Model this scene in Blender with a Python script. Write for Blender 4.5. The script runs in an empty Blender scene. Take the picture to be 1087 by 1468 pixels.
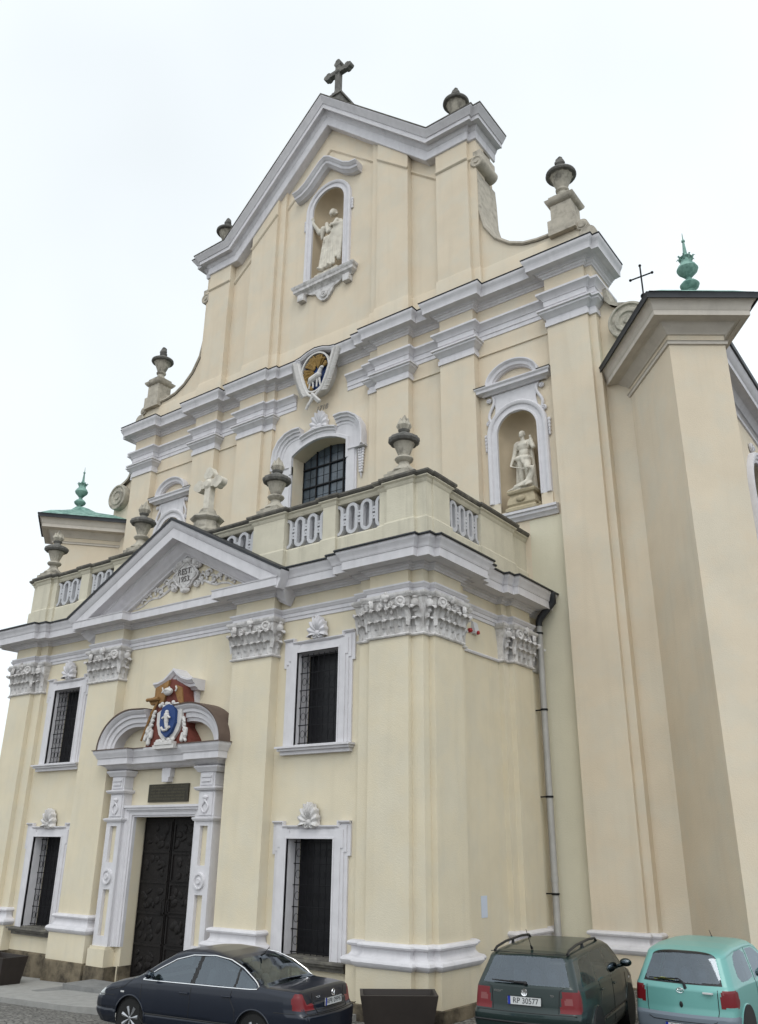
import bpy, math, random
from mathutils import Vector, Matrix
from mathutils.geometry import tessellate_polygon

S = bpy.context.scene
COL = S.collection
R_ = math.radians
# ------------------------------------------------------------------ camera
yaw, pitch, roll = R_(36.5621), R_(21.5133), R_(0.5802)
FOC = 1201.06
cam_d = bpy.data.cameras.new('camera'); cam = bpy.data.objects.new('camera', cam_d); COL.objects.link(cam)
fw = Vector((-math.sin(yaw)*math.cos(pitch), math.cos(yaw)*math.cos(pitch), math.sin(pitch)))
rt = Vector((math.cos(yaw), math.sin(yaw), 0)); up = rt.cross(fw)
r2 = rt*math.cos(roll)+up*math.sin(roll); u2 = up*math.cos(roll)-rt*math.sin(roll)
cam.matrix_world = Matrix(((r2.x,u2.x,-fw.x,19.041),(r2.y,u2.y,-fw.y,-16.10),(r2.z,u2.z,-fw.z,3.009),(0,0,0,1)))
cam_d.sensor_fit = 'VERTICAL'; cam_d.sensor_height = 36.0; cam_d.lens = FOC/1468*36.0
cam_d.clip_start = 0.1; cam_d.clip_end = 3000
S.camera = cam
# ------------------------------------------------------------------ overcast sky and soft sun
W = bpy.data.worlds.new('World'); S.world = W; W.use_nodes = True
nt = W.node_tree; nt.nodes.clear()
wo = nt.nodes.new('ShaderNodeOutputWorld'); bg = nt.nodes.new('ShaderNodeBackground')
sky = nt.nodes.new('ShaderNodeTexSky'); sky.sky_type = 'NISHITA'; sky.sun_disc = False
SUN_EL, SUN_AZ = R_(52), R_(143)      # azimuth clockwise from +Y: from the right front
sky.sun_elevation = SUN_EL; sky.sun_rotation = SUN_AZ
sky.air_density = 1.0; sky.dust_density = 4.0; sky.ozone_density = 1.0
skm = nt.nodes.new('ShaderNodeVectorMath'); skm.operation = 'SCALE'; skm.inputs['Scale'].default_value = 0.05
nt.links.new(sky.outputs['Color'], skm.inputs[0])
# cloud deck: brighter towards the zenith, faint soft structure
tc = nt.nodes.new('ShaderNodeTexCoord'); sep = nt.nodes.new('ShaderNodeSeparateXYZ'); nt.links.new(tc.outputs['Generated'], sep.inputs[0])
ramp = nt.nodes.new('ShaderNodeMapRange'); ramp.inputs['From Min'].default_value = -0.20; ramp.inputs['From Max'].default_value = 1.0
ramp.inputs['To Min'].default_value = 1.14; ramp.inputs['To Max'].default_value = 1.68
dt = nt.nodes.new('ShaderNodeVectorMath'); dt.operation = 'DOT_PRODUCT'      # the deck glows towards the hidden sun
dt.inputs[1].default_value = (math.sin(SUN_AZ)*math.cos(R_(28)), math.cos(SUN_AZ)*math.cos(R_(28)), math.sin(R_(28)))
nt.links.new(tc.outputs['Generated'], dt.inputs[0]); nt.links.new(dt.outputs['Value'], ramp.inputs['Value'])
nz = nt.nodes.new('ShaderNodeTexNoise'); nz.inputs['Scale'].default_value = 1.6; nz.inputs['Detail'].default_value = 3.0
nt.links.new(tc.outputs['Generated'], nz.inputs['Vector'])
nr = nt.nodes.new('ShaderNodeMapRange'); nr.inputs['To Min'].default_value = 0.89; nr.inputs['To Max'].default_value = 1.08
nr.inputs['From Min'].default_value = 0.3; nr.inputs['From Max'].default_value = 0.7
nt.links.new(nz.outputs['Fac'], nr.inputs['Value'])
mul = nt.nodes.new('ShaderNodeMath'); mul.operation = 'MULTIPLY'
nt.links.new(ramp.outputs['Result'], mul.inputs[0]); nt.links.new(nr.outputs['Result'], mul.inputs[1])
cl = nt.nodes.new('ShaderNodeVectorMath'); cl.operation = 'SCALE'; cl.inputs[0].default_value = (0.905, 0.965, 1.0)
nt.links.new(mul.outputs[0], cl.inputs['Scale'])
mx = nt.nodes.new('ShaderNodeMix'); mx.data_type = 'RGBA'; mx.inputs['Factor'].default_value = 0.86
nt.links.new(skm.outputs[0], mx.inputs['A']); nt.links.new(cl.outputs[0], mx.inputs['B'])
nt.links.new(mx.outputs['Result'], bg.inputs['Color']); bg.inputs['Strength'].default_value = 1.0
nt.links.new(bg.outputs[0], wo.inputs[0])
sd = bpy.data.lights.new('sun', 'SUN'); so = bpy.data.objects.new('sun', sd); COL.objects.link(so)
sd.energy = 0.6; sd.angle = R_(22); sd.color = (1.0, 0.97, 0.92)
sdir = Vector((math.sin(SUN_AZ)*math.cos(SUN_EL), math.cos(SUN_AZ)*math.cos(SUN_EL), math.sin(SUN_EL)))
so.rotation_euler = sdir.to_track_quat('Z', 'Y').to_euler()
S.view_settings.view_transform = 'Standard'; S.view_settings.look = 'None'
S.view_settings.exposure = 0.12; S.view_settings.gamma = 1.0

# ------------------------------------------------------------------ materials
def mat(name, col, rough=0.8, metal=0.0, var=0.0, vscale=1.0, bump=0.0, bscale=60.0, streak=0.0, streak_col=(0.12,0.11,0.10),
        col2=None, c2scale=2.0, c2lo=0.45, c2hi=0.6, spec=0.4, coat=0.0, trans=0.0):
    m = bpy.data.materials.new(name); m.use_nodes = True
    t = m.node_tree; b = t.nodes['Principled BSDF']
    b.inputs['Roughness'].default_value = rough; b.inputs['Metallic'].default_value = metal
    b.inputs['Specular IOR Level'].default_value = spec
    if coat: b.inputs['Coat Weight'].default_value = coat; b.inputs['Coat Roughness'].default_value = 0.06
    if trans: b.inputs['Transmission Weight'].default_value = trans
    g = t.nodes.new('ShaderNodeNewGeometry')
    c = t.nodes.new('ShaderNodeRGB'); c.outputs[0].default_value = (*col, 1); cur = c.outputs[0]
    def noise(scale, detail=4.0, vec=None, rough_=0.6):
        n = t.nodes.new('ShaderNodeTexNoise'); n.inputs['Scale'].default_value = scale; n.inputs['Detail'].default_value = detail
        n.inputs['Roughness'].default_value = rough_
        t.links.new(vec or g.outputs['Position'], n.inputs['Vector']); return n.outputs['Fac']
    def rng(f, a, b_, c_, d):
        r = t.nodes.new('ShaderNodeMapRange'); r.inputs[1].default_value = a; r.inputs[2].default_value = b_
        r.inputs[3].default_value = c_; r.inputs[4].default_value = d; t.links.new(f, r.inputs[0]); return r.outputs[0]
    def mixc(f, a, bcol):
        x = t.nodes.new('ShaderNodeMix'); x.data_type = 'RGBA'
        t.links.new(f, x.inputs['Factor']); t.links.new(a, x.inputs['A'])
        if isinstance(bcol, tuple): x.inputs['B'].default_value = (*bcol, 1)
        else: t.links.new(bcol, x.inputs['B'])
        return x.outputs['Result']
    if col2: cur = mixc(rng(noise(c2scale, 5), c2lo, c2hi, 0, 1), cur, col2)
    if var:
        f = rng(noise(vscale, 6), 0.25, 0.75, 1-var, 1+var)
        v = t.nodes.new('ShaderNodeVectorMath'); v.operation = 'SCALE'; t.links.new(cur, v.inputs[0]); t.links.new(f, v.inputs['Scale']); cur = v.outputs[0]
    if streak:
        mp = t.nodes.new('ShaderNodeMapping'); mp.inputs['Scale'].default_value = (3.2, 3.2, 0.22); t.links.new(g.outputs['Position'], mp.inputs['Vector'])
        s1 = rng(noise(1.0, 5, mp.outputs[0]), 0.52, 0.80, 0, streak)
        cur = mixc(s1, cur, streak_col)
    t.links.new(cur, b.inputs['Base Color'])
    if bump:
        bn = t.nodes.new('ShaderNodeBump'); bn.inputs['Strength'].default_value = bump; bn.inputs['Distance'].default_value = 0.02
        t.links.new(noise(bscale, 5), bn.inputs['Height']); t.links.new(bn.outputs[0], b.inputs['Normal'])
    return m

M = {}
M['cream'] = mat('cream plaster', (0.665,0.594,0.45), 0.9, var=0.06, vscale=0.9, bump=0.4, bscale=38, streak=0.22, streak_col=(0.45,0.40,0.30), col2=(0.645,0.587,0.46), c2scale=1.1, spec=0.15)
M['beige'] = mat('beige plaster', (0.652,0.562,0.435), 0.9, var=0.06, vscale=0.7, bump=0.4, bscale=38, streak=0.22, streak_col=(0.45,0.38,0.29), col2=(0.63,0.562,0.45), c2scale=.9, spec=0.15)
M['pale'] = mat('pale repainted plaster', (0.63,0.59,0.46), 0.9, var=0.05, vscale=0.8, bump=0.35, bscale=45, streak=0.15, streak_col=(0.42,0.40,0.32), spec=0.15)
M['parapet'] = mat('weathered parapet plaster', (0.60,0.56,0.45), 0.9, var=0.10, vscale=1.6, bump=0.5, bscale=30, streak=0.5, streak_col=(0.30,0.28,0.22), spec=0.15)
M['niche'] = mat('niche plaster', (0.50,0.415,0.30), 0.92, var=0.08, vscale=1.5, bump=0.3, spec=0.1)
M['white'] = mat('white painted stucco', (0.625,0.61,0.63), 0.75, var=0.07, vscale=3.5, bump=0.3, bscale=40, streak=0.30, streak_col=(0.30,0.29,0.30), spec=0.2)
M['white_old'] = mat('weathered stucco ornament', (0.63,0.61,0.60), 0.85, var=0.14, vscale=6, bump=0.5, bscale=35, col2=(0.46,0.44,0.425), c2scale=5, spec=0.15)
M['grille_white'] = mat('white stucco tracery', (0.52,0.52,0.54), 0.8, var=0.08, vscale=3, bump=0.2, spec=0.2)
M['stone'] = mat('weathered sandstone', (0.41,0.38,0.32), 0.92, var=0.25, vscale=5, bump=0.8, bscale=30, col2=(0.13,0.12,0.105), c2scale=2.6, c2lo=0.5, c2hi=0.72, spec=0.1)
M['stone_light'] = mat('pale worn coping stone', (0.44,0.40,0.335), 0.92, var=0.22, vscale=4, bump=0.7, bscale=30, col2=(0.22,0.20,0.17), c2scale=2.6, c2lo=0.52, c2hi=0.75, spec=0.1)
M['stone_dark'] = mat('blackened stone', (0.155,0.15,0.14), 0.92, var=0.35, vscale=5, bump=0.8, bscale=30, col2=(0.25,0.24,0.21), c2scale=3, c2lo=0.55, c2hi=0.75, spec=0.1)
M['statue'] = mat('pale statue stone', (0.62,0.58,0.50), 0.85, var=0.18, vscale=7, bump=0.4, bscale=40, col2=(0.38,0.345,0.29), c2scale=3.5, c2lo=0.5, c2hi=0.75, spec=0.15)
M['cap'] = mat('dark coping slabs', (0.125,0.118,0.105), 0.9, var=0.3, vscale=3, bump=0.6, bscale=25, col2=(0.22,0.205,0.17), c2scale=4, c2lo=0.5, c2hi=0.7, spec=0.15)
M['plinth'] = mat('damp stained plinth', (0.20,0.165,0.115), 0.95, var=0.3, vscale=2.2, bump=0.8, bscale=25, col2=(0.045,0.038,0.03), c2scale=1.7, c2lo=0.40, c2hi=0.62, spec=0.2)
M['metal_dark'] = mat('dark sheet metal', (0.035,0.037,0.042), 0.5, 0.4, var=0.3, vscale=2)
M['roof_metal'] = mat('dull green grey sheet roofing', (0.10,0.14,0.13), 0.6, 0.2, var=0.3, vscale=1.5, col2=(0.20,0.33,0.28), c2scale=1.4)
M['copper'] = mat('green copper', (0.21,0.35,0.30), 0.75, 0.0, var=0.25, vscale=3, col2=(0.11,0.21,0.18), c2scale=4, spec=0.3)
M['rust_metal'] = mat('brown sheet cover', (0.12,0.085,0.07), 0.65, 0.2, var=0.25, vscale=3)
M['bronze'] = mat('dark bronze', (0.009,0.007,0.0065), 0.65, 0.2, var=0.5, vscale=6, bump=0.6, bscale=18, spec=0.35)
M['pier_trim'] = mat('beige grey painted moulding', (0.56,0.515,0.455), 0.85, var=0.08, vscale=2.5, bump=0.3, bscale=40, streak=0.3, streak_col=(0.34,0.31,0.27), spec=0.15)
M['plaque'] = mat('aged bronze plaque', (0.05,0.045,0.032), 0.5, 0.5, var=0.4, vscale=9, bump=0.4)
M['plaque_rel'] = mat('worn bronze relief', (0.085,0.075,0.05), 0.5, 0.5)
M['iron'] = mat('black iron', (0.012,0.012,0.014), 0.6, 0.5)
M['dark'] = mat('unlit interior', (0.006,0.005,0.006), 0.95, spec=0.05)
M['glass'] = mat('dark leaded glass', (0.060,0.078,0.098), 0.25, 0.0, var=0.5, vscale=2.5, spec=0.6)
M['glass2'] = mat('very dark window glass', (0.006,0.006,0.008), 0.35, spec=0.35, var=0.4, vscale=3)
M['pipe'] = mat('grey painted pipe', (0.40,0.39,0.37), 0.6, 0.1, var=0.12, vscale=3)
M['gold'] = mat('gilding', (0.25,0.155,0.045), 0.55, 0.3, var=0.3, vscale=8)
M['red'] = mat('red painted relief', (0.15,0.040,0.028), 0.75, var=0.25, vscale=6)
M['brown'] = mat('brown gilded relief', (0.26,0.14,0.05), 0.7, 0.2, var=0.3, vscale=8)
M['blue'] = mat('blue painted field', (0.014,0.045,0.16), 0.6, var=0.2, vscale=6)
M['rel_white'] = mat('white painted relief', (0.58,0.56,0.54), 0.75, var=0.12, vscale=8)
M['letter'] = mat('grey lettering', (0.17,0.16,0.155), 0.8)
M['letter_soft'] = mat('faint letter shade', (0.34,0.31,0.27), 0.85)
M['paper'] = mat('pale blue notice', (0.55,0.60,0.70), 0.7)
M['alarm_white'] = mat('white plastic', (0.6,0.6,0.62), 0.5)
M['alarm_red'] = mat('red lamp plastic', (0.35,0.02,0.02), 0.3)

# ------------------------------------------------------------------ mesh helpers
class MB:
    def __init__(s): s.v = []; s.f = []; s.m = []; s.T = Matrix.Identity(4)
    def add(s, vs, fs, mi=0):
        o = len(s.v); s.v += [tuple(s.T @ Vector(p)) for p in vs]; s.f += [tuple(i+o for i in f) for f in fs]; s.m += [mi]*len(fs); return s
    def box(s, x0, y0, z0, x1, y1, z1, mi=0):
        v = [(x,y,z) for z in (z0,z1) for y in (y0,y1) for x in (x0,x1)]
        return s.add(v, [(0,2,3,1),(4,5,7,6),(0,1,5,4),(2,6,7,3),(0,4,6,2),(1,3,7,5)], mi)
    def prism(s, poly, a, b, mp, holes=(), mi=0, back=True):
        """poly/holes 2D loops; mp(u,v,d)->xyz; a front depth, b back depth"""
        loops = [poly]+list(holes)
        tri = tessellate_polygon([[Vector((p[0],p[1],0)) for p in L] for L in loops])
        flat = [p for L in loops for p in L]; n = len(flat)
        vs = [mp(u,v,a) for u,v in flat]+[mp(u,v,b) for u,v in flat]
        fs = [tuple(t) for t in tri]
        if back: fs += [tuple(i+n for i in reversed(t)) for t in tri]
        k = 0
        for L in loops:
            m = len(L)
            for i in range(m):
                j = (i+1) % m; fs.append((k+i, k+j, k+j+n, k+i+n))
            k += m
        return s.add(vs, fs, mi)
    def pxz(s, poly, y0, y1, holes=(), mi=0): return s.prism(poly, y0, y1, lambda u,v,d:(u,d,v), holes, mi)
    def pxy(s, poly, z0, z1, holes=(), mi=0): return s.prism(poly, z0, z1, lambda u,v,d:(u,v,d), holes, mi)
    def sweep(s, prof, path, mp=None, side=1, closed=False, cap=True, mi=0):
        """prof (offset, n); path 2D; offset to the right of travel (side=1) with mitres; mp(a,b,n)->xyz"""
        mp = mp or (lambda a,b,n:(a,b,n))
        P = [Vector((p[0],p[1])) for p in path]; n = len(P); rows = []
        def nrm(a,b):
            d = (b-a).normalized(); return Vector((d.y,-d.x))*side
        for i in range(n):
            if closed: n0 = nrm(P[i-1],P[i]); n1 = nrm(P[i],P[(i+1)%n])
            else:
                n0 = nrm(P[i-1],P[i]) if i else nrm(P[0],P[1]); n1 = nrm(P[i],P[i+1]) if i < n-1 else n0
            mtr = n0+n1; mtr = mtr/max(mtr.dot(n0), 0.15)
            rows.append([mp(P[i].x+mtr.x*o, P[i].y+mtr.y*o, z) for o,z in prof])
        k = len(prof); fs = []
        for i in range(n if closed else n-1):
            a = i*k; b = ((i+1)%n)*k
            for j in range(k-1): fs.append((a+j, b+j, b+j+1, a+j+1))
        vs = [p for r in rows for p in r]; s.add(vs, fs, mi)
        if cap and not closed:
            tri = tessellate_polygon([[Vector((o,z,0)) for o,z in prof]])
            s.add(rows[0], [tuple(t) for t in tri], mi); s.add(rows[-1], [tuple(t) for t in tri], mi)
        return s
    def lathe(s, prof, n=24, c=(0,0,0), axis='z', mi=0, flute=None):
        vs = []; k = len(prof)
        for i in range(n):
            a = 2*math.pi*i/n
            for j,(r,z) in enumerate(prof):
                rr = r*(flute(a,z) if flute else 1)
                p = (rr*math.cos(a), rr*math.sin(a), z)
                if axis == 'x': p = (p[2],p[0],p[1])
                if axis == 'y': p = (p[0],p[2],p[1])
                vs.append((p[0]+c[0],p[1]+c[1],p[2]+c[2]))
        fs = [(i*k+j, ((i+1)%n)*k+j, ((i+1)%n)*k+j+1, i*k+j+1) for i in range(n) for j in range(k-1)]
        if prof[0][0] > 1e-5: fs.append(tuple(i*k for i in reversed(range(n))))
        if prof[-1][0] > 1e-5: fs.append(tuple(i*k+k-1 for i in range(n)))
        return s.add(vs, fs, mi)
    def tube(s, pts, r, n=8, cap=True, mi=0):
        P = [Vector(p) for p in pts]; m = len(P); rr = r if isinstance(r,(list,tuple)) else [r]*m
        vs = []; ref = None
        for i in range(m):
            d = (P[min(i+1,m-1)]-P[max(i-1,0)]).normalized()
            if ref is None or abs(ref.dot(d)) > 0.95: ref = Vector((0,0,1)) if abs(d.z) < 0.9 else Vector((1,0,0))
            a = d.cross(ref).normalized(); b = a.cross(d); ref = b
            for k in range(n):
                t = 2*math.pi*k/n; vs.append(tuple(P[i]+(a*math.cos(t)+b*math.sin(t))*rr[i]))
        fs = [(i*n+k, i*n+(k+1)%n, (i+1)*n+(k+1)%n, (i+1)*n+k) for i in range(m-1) for k in range(n)]
        if cap: fs += [tuple(reversed(range(n))), tuple((m-1)*n+k for k in range(n))]
        return s.add(vs, fs, mi)
    def ell(s, c, r, rot=None, n=12, k=8, mi=0):
        if not isinstance(r,(tuple,list)): r = (r,r,r)
        vs = []
        for j in range(k+1):
            ph = math.pi*j/k
            for i in range(n):
                th = 2*math.pi*i/n
                v = Vector((r[0]*math.sin(ph)*math.cos(th), r[1]*math.sin(ph)*math.sin(th), r[2]*math.cos(ph)))
                if rot: v = rot @ v
                vs.append(tuple(v+Vector(c)))
        fs = [(j*n+i, (j+1)*n+i, (j+1)*n+(i+1)%n, j*n+(i+1)%n) for j in range(k) for i in range(n)]
        return s.add(vs, fs, mi)
    def cap2(s, a, b, ra, rb, n=10, mi=0):
        """tapered capsule"""
        a = Vector(a); b = Vector(b); s.tube([a,b],[ra,rb],n,mi=mi); s.ell(a,ra*1.0,n=n,k=6,mi=mi); s.ell(b,rb*1.0,n=n,k=6,mi=mi); return s
    def build(s, name, mats, parent=None, loc=None, smooth=True, angle=32, rot=None):
        me = bpy.data.meshes.new(name); me.from_pydata(s.v, [], s.f)
        mats = mats if isinstance(mats,(list,tuple)) else [mats]
        for m in mats: me.materials.append(M[m] if isinstance(m,str) else m)
        if len(mats) > 1: me.polygons.foreach_set('material_index', s.m)
        me.validate(); me.update()
        import bmesh
        bm = bmesh.new(); bm.from_mesh(me); bmesh.ops.remove_doubles(bm, verts=bm.verts, dist=1e-5)
        bmesh.ops.dissolve_degenerate(bm, dist=1e-6, edges=bm.edges)
        bmesh.ops.recalc_face_normals(bm, faces=bm.faces); bm.to_mesh(me); bm.free()
        if smooth:
            me.shade_smooth(); me.set_sharp_from_angle(angle=R_(angle))
        o = bpy.data.objects.new(name, me); COL.objects.link(o)
        if parent: o.parent = parent
        if loc: o.location = loc
        if rot: o.rotation_euler = rot
        return o

def build_split(b, name, mats, parent, **kw):
    """one object for every connected piece of b"""
    par = list(range(len(b.v)))
    def find(i):
        while par[i] != i: par[i] = par[par[i]]; i = par[i]
        return i
    key = {}
    for i,p in enumerate(b.v):
        k = (round(p[0],4),round(p[1],4),round(p[2],4))
        if k in key: par[find(i)] = find(key[k])
        else: key[k] = i
    for f in b.f:
        for q in f[1:]: par[find(q)] = find(f[0])
    G = {}
    for f in b.f: G.setdefault(find(f[0]), []).append(f)
    out = []
    for fs in G.values():
        m = MB(); idx = {}
        for f in fs:
            for q in f:
                if q not in idx: idx[q] = len(m.v); m.v.append(b.v[q])
            m.f.append(tuple(idx[q] for q in f)); m.m.append(0)
        out.append(m.build(name, mats, parent, **kw))
    return out
def tag(o, label=None, cat=None, group=None, kind=None):
    if label: o['label'] = label
    if cat: o['category'] = cat
    if group: o['group'] = group
    if kind: o['kind'] = kind
    return o
def empty(name, loc, label, cat, group=None, rz=0):
    o = bpy.data.objects.new(name, None); COL.objects.link(o); o.location = loc; o.rotation_euler = (0,0,rz)
    o.empty_display_size = 0.3
    return tag(o, label, cat, group)
def copy_tree(o, parent=None):
    c = o.copy(); COL.objects.link(c)
    if parent: c.parent = parent
    for ch in o.children: copy_tree(ch, c)
    return c
def remesh(o, voxel=0.02, smooth=3):
    m = o.modifiers.new('fuse','REMESH'); m.mode = 'VOXEL'; m.voxel_size = voxel; m.use_smooth_shade = True
    if smooth:
        k = o.modifiers.new('soften','SMOOTH'); k.iterations = smooth; k.factor = 0.5
    return o
def arc(cx, cz, r, a0, a1, n, rz=None):
    rz = rz or r
    return [(cx+r*math.cos(R_(a0+(a1-a0)*i/n)), cz+rz*math.sin(R_(a0+(a1-a0)*i/n))) for i in range(n+1)]
def text_mesh(txt, name, size, material, parent, loc, rot, ext=0.01, align='CENTER', sx=1.0, shear=0.0):
    cu = bpy.data.curves.new(name, 'FONT'); cu.body = txt; cu.size = size; cu.extrude = ext; cu.align_x = align; cu.align_y = 'CENTER'; cu.shear = shear
    t = bpy.data.objects.new(name+'_tmp', cu); COL.objects.link(t)
    dg = bpy.context.evaluated_depsgraph_get(); me = bpy.data.meshes.new_from_object(t.evaluated_get(dg))
    bpy.data.objects.remove(t); bpy.data.curves.remove(cu)
    me.materials.clear(); me.materials.append(M[material]); me.name = name
    o = bpy.data.objects.new(name, me); COL.objects.link(o); o.parent = parent; o.location = loc; o.rotation_euler = rot; o.scale = (sx,1,1)
    return o
def mirr(path): # right-half path (x from 0 up) -> full path left to right
    L = [(-x,y) for x,y in reversed(path)]
    return L[:-1]+path if abs(path[0][0]) < 1e-6 else L+path
# ================================================================== GROUND
def gz(x, y):
    z = -0.62+0.032*x
    K = ((9,0),(11.7,.24),(13.9,.16),(20,.3),(1e4,.3))
    for (a,za),(c,zc) in zip(K[:-1],K[1:]):
        if a <= x <= c: z += za+(zc-za)*(x-a)/(c-a)
    if y < -2.6: z += .13*min(-y-2.6,3)+.06*min(max(0,-y-5.6),14)
    return max(z, -4) if x < 0 else min(z, 3)
def build_ground():
    b = MB(); xs = [-900,-300,-120,-60,-40]+[-30+i*1.0 for i in range(71)]+[60,120,300,900]; ys = [-600,-200,-80,-40]+[-30+i*1.0 for i in range(24)]+[-6,-5.6,-5,-4,-3.05,-2.6]+[-2+i*1.0 for i in range(33)]+[60,150,400,900]
    vs = [(x,y,gz(x,y)) for y in ys for x in xs]; n = len(xs)
    b.add(vs, [(j*n+i, j*n+i+1, (j+1)*n+i+1, (j+1)*n+i) for j in range(len(ys)-1) for i in range(n-1)])
    m = bpy.data.materials.new('cobbles'); m.use_nodes = True; t = m.node_tree; p = t.nodes['Principled BSDF']; p.inputs['Roughness'].default_value = 0.85
    g = t.nodes.new('ShaderNodeNewGeometry'); v = t.nodes.new('ShaderNodeTexVoronoi'); v.inputs['Scale'].default_value = 8.5; v.feature = 'DISTANCE_TO_EDGE'
    v2 = t.nodes.new('ShaderNodeTexVoronoi'); v2.inputs['Scale'].default_value = 8.5
    mp = t.nodes.new('ShaderNodeMapping'); mp.inputs['Scale'].default_value = (1,1,0)
    t.links.new(g.outputs['Position'], mp.inputs[0]); t.links.new(mp.outputs[0], v.inputs['Vector']); t.links.new(mp.outputs[0], v2.inputs['Vector'])
    r = t.nodes.new('ShaderNodeMapRange'); r.inputs[1].default_value = 0.01; r.inputs[2].default_value = 0.09; t.links.new(v.outputs['Distance'], r.inputs[0])
    c1 = t.nodes.new('ShaderNodeMix'); c1.data_type='RGBA'; c1.inputs['A'].default_value=(0.13,0.125,0.115,1); c1.inputs['B'].default_value=(0.24,0.23,0.21,1)
    s = t.nodes.new('ShaderNodeSeparateColor'); t.links.new(v2.outputs['Color'], s.inputs[0]); t.links.new(s.outputs[0], c1.inputs['Factor'])
    c2 = t.nodes.new('ShaderNodeMix'); c2.data_type='RGBA'; c2.inputs['A'].default_value=(0.05,0.048,0.042,1); t.links.new(c1.outputs['Result'], c2.inputs['B']); t.links.new(r.outputs[0], c2.inputs['Factor'])
    t.links.new(c2.outputs['Result'], p.inputs['Base Color'])
    bp = t.nodes.new('ShaderNodeBump'); bp.inputs['Distance'].default_value = 0.03; t.links.new(r.outputs[0], bp.inputs['Height']); t.links.new(bp.outputs[0], p.inputs['Normal'])
    tag(b.build('ground', m), kind='structure')
build_ground()
M['slab'] = mat('granite slabs', (0.30,0.295,0.28), 0.85, var=0.14, vscale=4, bump=0.3)
M['slab_dark'] = mat('granite riser', (0.20,0.20,0.195), 0.85, var=0.2, vscale=4, bump=0.3)
# paved walk of slabs along the front, its kerb a real step towards the street
b = MB(); xs = [-30+i for i in range(38)]; vs = []
ey = lambda x: -3.05 if x < 1.5 else (-3.05+.85*min(1,(x-1.5)/2))
for x in xs: vs += [(x,ey(x),gz(x,0)+0.17), (x,-0.2,gz(x,0)+0.12), (x,ey(x),gz(x,0)-0.1)]
fs = []
for i in range(len(xs)-1):
    a = i*3; c = a+3; fs += [(a,c,c+1,a+1), (a+2,c+2,c,a)]
b.add(vs, fs); n = len(xs)-1; b.add([vs[n*3],vs[n*3+1],vs[n*3+2],(xs[-1],-0.2,gz(xs[-1],0)-0.1)], [(0,1,3,2)])
tag(b.build('pavement', 'slab', smooth=False), kind='structure')
b = MB()
b.box(-2.15,-1.95,-1.2, 2.3,-0.42,-0.53); b.box(-1.75,-1.35,-1.2, 1.9,-0.42,-0.40)
tag(b.build('steps', 'slab_dark', smooth=False), 'two low grey stone steps leading up to the bronze church door', 'steps')

# ================================================================== CHURCH
CH = empty('church', (0,0,0), 'cream and beige baroque church with white mouldings, a balustraded front porch and a tall gable', 'church')
INN = [(2.45,0),(2.45,-.3),(3.88,-.3),(3.88,0)]
COR = [(6.67,0),(6.67,-.15),(7.07,-.15),(7.07,-.3),(8.2,-.3),(8.2,-.15),(8.52,-.15),(8.52,.1),(8.67,.1),(8.67,1.35),(8.52,1.35),(8.52,1.7),(8.37,1.7)]
SID = [(8.37,3.7),(8.52,3.7),(8.52,4.0),(8.67,4.0),(8.67,5.1),(8.52,5.1),(8.52,5.75)]
FULL = mirr([(0,0)]+INN+COR+SID)

# ---- porch walls
WIN_LO = (4.52,5.95,0.57,3.07); WIN_UP = (4.60,5.97,5.20,7.53)
holes = []
for s in (1,-1):
    for x0,x1,z0,z1 in (WIN_LO, WIN_UP): holes.append([(s*x0,z0),(s*x1,z0),(s*x1,z1),(s*x0,z1)])
holes.append([(-1.24,-1.0),(1.24,-1.0),(1.24,3.6),(-1.24,3.6)])
b = MB(); b.pxz([(-8.37,-3),(8.37,-3),(8.37,9.6),(-8.37,9.6)], 0, 0.5, holes)
for s in (1,-1): b.box(s*7.9,0.5,-3, s*8.37,5.72,9.6)
b.build('porch_wall', 'cream', CH, smooth=False)
# dark plinth band of the wall between pilasters, and of the sides
pl = [(0.0,0.0),(0.05,-0.10),(0.05,-3)]
def cutpath(path, z0=None): return path
b = MB()
for seg in ([(3.88,0),(6.67,0)], [(-6.67,0),(-3.88,0)]): b.sweep([(0,-.06),(.05,-.10),(.05,-3)], seg)
b.sweep([(0,-.06),(.05,-.10),(.05,-3)], [(8.37,1.7),(8.37,3.7)]); b.sweep([(0,-.06),(.05,-.10),(.05,-3)], [(-8.37,3.7),(-8.37,1.7)])
build_split(b,'plinth', 'plinth', CH)
b = MB(); b.box(-8.3,0.1,9.60,8.3,5.7,9.70); b.build('porch_roof', 'roof_metal', CH, smooth=False)
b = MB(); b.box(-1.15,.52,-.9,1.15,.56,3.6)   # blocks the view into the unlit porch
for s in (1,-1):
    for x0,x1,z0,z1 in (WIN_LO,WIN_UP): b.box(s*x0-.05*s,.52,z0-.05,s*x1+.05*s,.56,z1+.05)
build_split(b,'porch_interior', 'dark', CH, smooth=False)

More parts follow.
